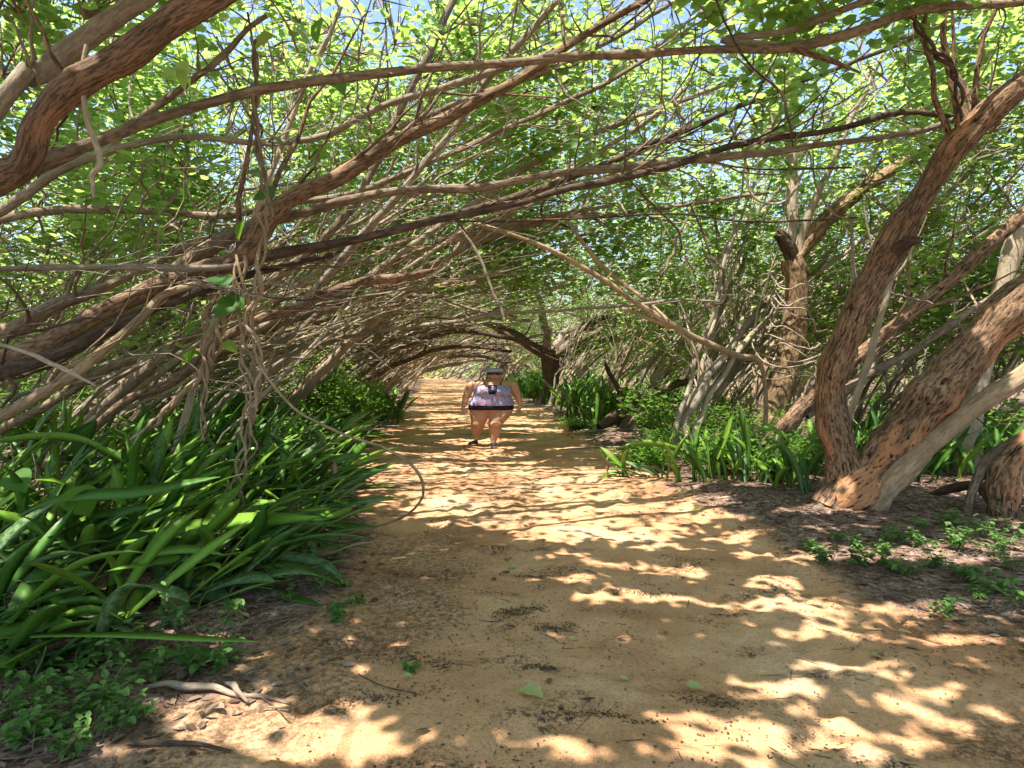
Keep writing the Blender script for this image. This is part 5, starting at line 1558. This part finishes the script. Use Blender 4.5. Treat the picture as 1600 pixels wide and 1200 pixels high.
def top_mat():
    m, n, out = mat_new("patterned_fabric")
    g = n.nodes.new("ShaderNodeTexCoord").outputs['Object']
    sp = n.nodes.new("ShaderNodeSeparateXYZ"); n.links.new(g, sp.inputs[0])

    def M(op, a, b=None):
        x = n.nodes.new("ShaderNodeMath"); x.operation = op
        for i, v in enumerate((a, b)):
            if v is None: continue
            if hasattr(v, 'links'): n.links.new(v, x.inputs[i])
            else: x.inputs[i].default_value = v
        return x.outputs[0]
    X_ = M('MULTIPLY', sp.outputs[0], 1 / 0.16); Z_ = M('MULTIPLY', sp.outputs[2], 1 / 0.17)
    fx = M('ABSOLUTE', M('SUBTRACT', M('FRACT', X_), 0.5)); fz = M('ABSOLUTE', M('SUBTRACT', M('FRACT', Z_), 0.5))
    d = M('ADD', fx, fz)                      # diamonds
    band = M('FRACT', M('MULTIPLY', d, 3.0))
    c = ramp(n, band, [(0.0, (0.66, 0.64, 0.76)), (0.22, (0.06, 0.10, 0.34)), (0.34, (0.70, 0.68, 0.72)), (0.5, (0.62, 0.12, 0.14)), (0.66, (0.74, 0.64, 0.68)), (0.84, (0.09, 0.09, 0.16))], 'CONSTANT')
    core = ramp(n, d, [(0.0, 1.0), (0.20, 0.0)], 'CONSTANT')
    c = mixc(n, core, c, (0.05, 0.38, 0.72))
    zz = ramp(n, M('FRACT', M('MULTIPLY', M('ADD', Z_, M('MULTIPLY', fx, 0.5)), 2.0)), [(0.0, 0.0), (0.78, 0.65)], 'CONSTANT')
    c = mixc(n, ramp(n, noise(n, g, 38, 2, 0.6), [(0.44, 0.9), (0.51, 0.0)]), c, (0.09, 0.08, 0.22))
    c = mixc(n, ramp(n, noise(n, g, 22, 2, 0.6), [(0.54, 0.0), (0.60, 0.85)]), c, (0.56, 0.13, 0.18))
    tone = noise(n, g, 5.5, 2, 0.5)
    c = mixc(n, ramp(n, tone, [(0.45, 0.0), (0.6, 0.5)]), c, (0.34, 0.42, 0.74))
    hi = ramp(n, M('MULTIPLY', sp.outputs[2], 1.0), [(1.06, 0.0), (1.0, 0.0)])
    bs = node(n, "ShaderNodeBsdfPrincipled"); bs.inputs['Roughness'].default_value = 0.8; bs.inputs['Specular IOR Level'].default_value = 0.2
    n.links.new(c, bs.inputs['Base Color']); n.links.new(bs.outputs[0], out.inputs[0]); return m


TOPM = top_mat()
NAVY = plain("navy_fabric", (0.012, 0.013, 0.03), 0.75, 0.25)
CAPM = plain("grey_cap_fabric", (0.44, 0.40, 0.46), 0.85, 0.2, 0.25, 40)
CAPD = plain("dark_cap_lining", (0.035, 0.035, 0.05), 0.8, 0.2)
LENS = plain("dark_lens", (0.01, 0.01, 0.012), 0.12, 0.6)
SHOE = plain("black_shoe", (0.022, 0.022, 0.024), 0.6, 0.35)
SOLE = plain("tan_sole", (0.45, 0.34, 0.24), 0.8, 0.2)
HAIR = plain("brown_hair", (0.07, 0.04, 0.025), 0.5, 0.4, 0.3, 90)
LIPS = plain("lips", (0.48, 0.16, 0.12), 0.4, 0.4)


def sec(zy, xl, xr, ry, yc=0.0):
    c = (xl + xr) / 2; p = pq(c, zy, yc)
    return [p[0], yc, p[2], (xr - xl) / 2 * KP, ry]


bm = bmesh.new()
# torso
TORSO = [sec(690, 480, 740, 0.10), sec(665, 400, 850, 0.19), sec(640, 345, 892, 0.25), sec(600, 338, 902, 0.27), sec(560, 358, 895, 0.27, -.01), sec(515, 385, 880, 0.26, -.02), sec(470, 405, 862, 0.245, -.02),
         sec(425, 412, 862, 0.245, -.03), sec(385, 415, 862, 0.225, -.02), sec(345, 395, 880, 0.185), sec(310, 375, 900, 0.155, .01), sec(290, 425, 855, 0.13, .02), sec(275, 500, 790, 0.10, .03), sec(262, 560, 745, 0.08, .03)]
loft_obj(bm, loft(TORSO, 50, 36, 2.3))
# bust
for sx in (500, 775):
    p = pq(sx, 405, -0.17); ellip(bm, p, (0.115, 0.11, 0.10))
# neck and head
loft_obj(bm, loft([sec(300, 560, 745, 0.09, .02), sec(262, 578, 728, 0.075, .01), sec(235, 585, 722, 0.07, 0.0), sec(215, 590, 718, 0.065, 0.0)], 14, 20))
HEAD = [sec(264, 612, 706, 0.030, -.055), sec(254, 594, 724, 0.062, -.045), sec(238, 580, 738, 0.088, -.025), sec(216, 573, 746, 0.104, -.01), sec(190, 571, 749, 0.112, 0.0), sec(160, 575, 745, 0.112, .005), sec(140, 595, 725, 0.095, .005), sec(130, 625, 698, 0.05, .005)]
loft_obj(bm, loft(HEAD, 30, 30, 2.1))
ellip(bm, pq(660, 213, -0.118), (0.020, 0.026, 0.020))       # nose
limb(bm, [(*pq(660, 196, -0.104), .010), (*pq(660, 208, -0.118), .013)], 10, 6)
ellip(bm, pq(603, 222, -0.078), (0.040, 0.030, 0.030)); ellip(bm, pq(717, 222, -0.078), (0.040, 0.030, 0.030))   # cheeks
for sx in (567, 752): ellip(bm, pq(sx, 203, 0.01), (0.014, 0.022, 0.034))       # ears
ellip(bm, pq(660, 249, -0.080), (0.045, 0.028, 0.020))       # chin
# arms
AL = [(*pq(415, 322, .02), .072), (*pq(370, 346, .02), .090), (*pq(345, 398, .02), .096), (*pq(322, 450, .01), .086), (*pq(303, 500, 0), .072), (*pq(292, 545, -.03), .062), (*pq(280, 590, -.06), .044), (*pq(276, 612, -.07), .036)]
AR = [(*pq(865, 322, .02), .072), (*pq(902, 346, .02), .090), (*pq(922, 398, .02), .096), (*pq(942, 450, .02), .084), (*pq(962, 500, .02), .070), (*pq(975, 545, .01), .060), (*pq(984, 590, 0), .044), (*pq(984, 615, -.005), .036)]
limb(bm, AL, 18, 26); limb(bm, AR, 18, 26)


def hand(wx, wz, wy, side, openh):
    """hand hanging from the wrist; side = +1 body is to the right of it"""
    w = pq(wx, wz, wy)
    palm = [(*(w), .036), (*(w + [side * .012, -.005, -.035]), .040), (*(w + [side * .022, -.01, -.070]), .040), (*(w + [side * .028, -.015, -.088]), .032)]
    limb(bm, palm, 14, 10)
    for k, (ox, L) in enumerate(((-.036, .062), (-.014, .074), (.010, .070), (.032, .055))):
        b = w + np.array([side * .026 + ox, -.018, -.085])
        sp_ = openh * (k - 1.5) * .010 + side * openh * .02
        m1 = b + [sp_, -.012, -L * .45]; m2 = m1 + [sp_ + side * .006, -.022, -L * .33]; e = m2 + [side * .008, -.02, -L * .20]
        limb(bm, [(*b, .0135), (*m1, .0125), (*m2, .0112), (*e, .0095)], 10, 10)
    b = w + np.array([side * .035, -.02, -.025])
    limb(bm, [(*b, .018), (*(b + [side * .032, -.022, -.032]), .015), (*(b + [side * .040, -.034, -.062]), .012)], 10, 8)


hand(272, 615, -.07, 1, 1.6)
hand(980, 618, -.005, -1, 0.7)
# legs: viewer's left leg swings behind, right leg planted in front
def leg(rings, y): loft_obj(bm, loft(rings, 44, 26, 2.1))
LLEG = [sec(640, 345, 618, .20, .02), sec(690, 352, 608, .19, .01), sec(740, 362, 590, .175, .0), sec(785, 368, 566, .155, 0.0), sec(815, 365, 548, .135, -.01), sec(840, 362, 540, .125, .02), sec(875, 364, 530, .125, .06), sec(915, 372, 508, .11, .10), sec(950, 378, 480, .085, .13), sec(975, 384, 462, .065, .15), sec(1000, 384, 460, .06, .16), sec(1022, 384, 458, .055, .15)]
RLEG = [sec(640, 600, 898, .20, -.02), sec(690, 590, 880, .195, -.04), sec(740, 588, 845, .18, -.06), sec(785, 590, 800, .155, -.08), sec(815, 588, 775, .14, -.10), sec(850, 588, 758, .13, -.08), sec(900, 592, 752, .13, -.05), sec(950, 600, 738, .115, -.04), sec(1000, 608, 705, .085, -.05), sec(1035, 614, 690, .065, -.06), sec(1062, 614, 688, .06, -.07), sec(1085, 618, 688, .05, -.08)]
leg(LLEG, 0); leg(RLEG, 0)
ellip(bm, pq(448, 815, -.10), (0.11, .06, .075)); ellip(bm, pq(685, 818, -.19), (0.12, .06, .075))  # knees
for v in bm.verts: pass
o = bobj("body", bm, SKIN, person, [('REMESH', dict(mode='VOXEL', voxel_size=0.0075, use_smooth_shade=True)), ('SMOOTH', dict(factor=0.5, iterations=4))])

# tank top: shell around the torso
def shell(rows, name, mat, thick=0.008, sides=48, n=26, sq=2.3, parent=person, mods=()):
    bm_ = bmesh.new(); V = loft(rows, n, sides, sq); loft_obj(bm_, V, closed=False)
    return bobj(name, bm_, mat, parent, [('SOLIDIFY', dict(thickness=thick, offset=1.0))] + list(mods))


def grow(s, g=.012, gy=.014): return [s[0], s[1], s[2], s[3] + g, s[4] + gy]


bm = bmesh.new()
rows = [grow(sec(588, 346, 896, .272)), grow(sec(560, 356, 896, .27, -.01)), grow(sec(515, 383, 882, .262, -.02)), grow(sec(470, 403, 864, .255, -.03)), grow(sec(430, 410, 862, .265, -.04)),
        grow(sec(395, 414, 862, .265, -.04)), grow(sec(365, 412, 862, .24, -.03)), grow(sec(336, 452, 832, .205, -.02))]
V = loft(rows, 30, 72, 2.3)
# neckline: dips at the arms and back, rises at the front centre
aa = np.arange(72) * 2 * pi / 72
for i in range(30):
    f = i / 29
    if f > 0.55:
        g_ = (f - 0.55) / 0.45
        drop = 0.035 * np.abs(np.cos(aa)) ** 2.5 + 0.05 * (np.sin(aa) > 0)
        V[i, :, 2] -= g_ * drop
    # folds near the hem, bust shape
    V[i, :, 1] -= 0.012 * np.sin(aa * 9 + i * .2) * (1 - f) * 0.6
    bz = math.exp(-((V[i, 0, 2] - pq(0, 405)[2]) / 0.10) ** 2)
    fr = np.clip(-np.sin(aa), 0, 1)
    V[i, :, 1] -= bz * fr * 0.035 * np.clip(np.abs(np.cos(aa)) * 2.2, 0, 1)
loft_obj(bm, V, closed=False)
bobj("tank_top", bm, TOPM, person, [('SOLIDIFY', dict(thickness=0.006, offset=1.0)), ('SUBSURF', dict(levels=1, render_levels=1))])
# shorts
bm = bmesh.new()
V = loft([grow(sec(642, 348, 894, .255), .004, .004), grow(sec(612, 342, 898, .268), .008, .010), grow(sec(572, 356, 892, .265), .006, .008)], 8, 60, 2.4)
loft_obj(bm, V, closed=False)
bobj("shorts", bm, NAVY, person, [('SOLIDIFY', dict(thickness=0.01, offset=0.0))])
# short inner leg gusset
bm = bmesh.new()
limb(bm, [(*pq(612, 628, -.10), .03), (*pq(612, 636, .0), .05), (*pq(612, 628, .12), .03)], 12, 8)
bobj("shorts_gusset", bm, NAVY, person)
# dark keyhole panel on the chest (frame around a small opening)
bm = bmesh.new()
ol = [(592, 332), (642, 330), (694, 332), (699, 362), (694, 405), (680, 446), (602, 446), (592, 405), (586, 362)]
il = [(628, 345), (641, 341), (656, 347), (660, 362), (656, 380), (645, 391), (632, 386), (626, 372), (624, 357)]
def fy(zx, zy): return -0.315 - 0.030 * math.exp(-((zy - 405) / 45) ** 2) + (0.05 if zy < 350 else 0.05 * max(0, (385 - zy) / 35))
ov = [bm.verts.new(pq(a, b, fy(a, b) - .030)) for a, b in ol]; iv = [bm.verts.new(pq(a, b, fy(a, b) - .030)) for a, b in il]
for i in range(9): bm.faces.new((ov[i], ov[(i + 1) % 9], iv[(i + 1) % 9], iv[i]))
bobj("chest_panel", bm, NAVY, person, [('SOLIDIFY', dict(thickness=0.008, offset=0.0))])
for pts in ([(512, 255, .03, .011), (522, 280, -.05, .011), (545, 318, -.165, .011), (556, 345, -.225, .010)], [(768, 255, .03, .011), (758, 280, -.05, .011), (742, 318, -.165, .011), (730, 345, -.225, .010)]):
    bm = bmesh.new(); limb(bm, [(*pq(a, b, y_), r_) for a, b, y_, r_ in pts], 8, 14); bobj("shoulder_strap", bm, NAVY, person)
# cap: soft crown, band and short brim
bm = bmesh.new()
loft_obj(bm, loft([sec(184, 562, 752, .122, .0), sec(172, 548, 770, .135, .0), sec(158, 540, 780, .142, .0), sec(140, 545, 775, .138, .01), sec(127, 575, 750, .11, .01), sec(120, 625, 705, .05, .01)], 16, 36, 2.2))
cap = bobj("cap", bm, CAPM, person, [('SUBSURF', dict(levels=1, render_levels=1))])
bm = bmesh.new()
V = []
for k, tt_ in enumerate(np.linspace(0, 1, 6)):
    a = np.linspace(pi * 1.03, pi * 1.97, 24)
    V.append(np.stack([pq(660, 0)[0] + (0.152 + 0.018 * tt_) * np.cos(a), (0.12 + 0.085 * tt_) * np.sin(a), pq(0, 178)[2] - 0.012 * tt_ - 0.03 * tt_ * np.abs(np.cos(a)) ** 2], -1))
V = np.array(V); vs = [[bm.verts.new(p) for p in r_] for r_ in V]
for i in range(5):
    for j in range(23): bm.faces.new((vs[i][j], vs[i][j + 1], vs[i + 1][j + 1], vs[i + 1][j]))
bobj("brim", bm, CAPD, cap, [('SOLIDIFY', dict(thickness=0.008, offset=0.0))])
# sunglasses
bm = bmesh.new()
for cx_ in (622, 700):
    ellip(bm, pq(cx_, 197, -0.108), (0.050, 0.012, 0.024))
limb(bm, [(*pq(640, 193, -.118), .006), (*pq(680, 193, -.118), .006)], 8, 4)
for a, b in ((595, 568), (727, 754)): limb(bm, [(*pq(a, 194, -.10), .006), (*pq(b, 194, -.02), .006)], 8, 5)
bobj("sunglasses", bm, LENS, person)
bm = bmesh.new(); limb(bm, [(*pq(633, 231, -.098), .004), (*pq(648, 235, -.106), .008), (*pq(672, 235, -.106), .008), (*pq(688, 231, -.098), .004)], 8, 10); bobj("mouth", bm, LIPS, person)
bm = bmesh.new(); ellip(bm, pq(660, 178, 0.045), (0.125, 0.085, 0.085)); ellip(bm, pq(662, 205, 0.085), (0.09, 0.05, 0.06)); bobj("hair", bm, HAIR, person)
# shoes
def shoe(p, yaw, pitch):
    bm_ = bmesh.new(); bs_ = bmesh.new()
    L = .30
    def tr(v):
        x, y, z = v
        y2, z2 = y * cos(pitch) - z * sin(pitch), y * sin(pitch) + z * cos(pitch)
        return np.array([x * cos(yaw) - y2 * sin(yaw), x * sin(yaw) + y2 * cos(yaw), z2]) + p
    rings = []; srings = []
    for t_ in np.linspace(0, 1, 14):
        y = 0.10 - L * t_
        w = .064 * (0.70 + 0.45 * sin(pi * min(1, t_ * 0.95 + 0.12)) ** 0.8) * (1 if t_ < .86 else max(.3, 1 - (t_ - .86) * 4.2))
        h = .085 - .038 * t_ if t_ < .9 else .035
        ring = [tr((w * cos(a), y, max(0.020, .020 + h * sin(a)) if sin(a) > 0 else .020)) for a in np.linspace(0, 2 * pi, 16, endpoint=False)]
        rings.append(ring)
        sring = [tr((1.07 * w * np.sign(cos(a)) * abs(cos(a)) ** .5, y - .004 * (t_ > .5) + .004 * (t_ < .5), .011 + .011 * np.sign(sin(a)) * abs(sin(a)) ** .3)) for a in np.linspace(0, 2 * pi, 16, endpoint=False)]
        srings.append(sring)
    loft_obj(bm_, np.array(rings)); loft_obj(bs_, np.array(srings))
    s = bobj("shoe", bm_, SHOE, person, [('SUBSURF', dict(levels=1, render_levels=1))])
    bobj("sole", bs_, SOLE, s)


shoe(pq(652, 1102, -.10), 0.05, 0.0)
q = pq(398, 1062, .14); q[2] = 0.012
shoe(q, -0.55, 0.0)
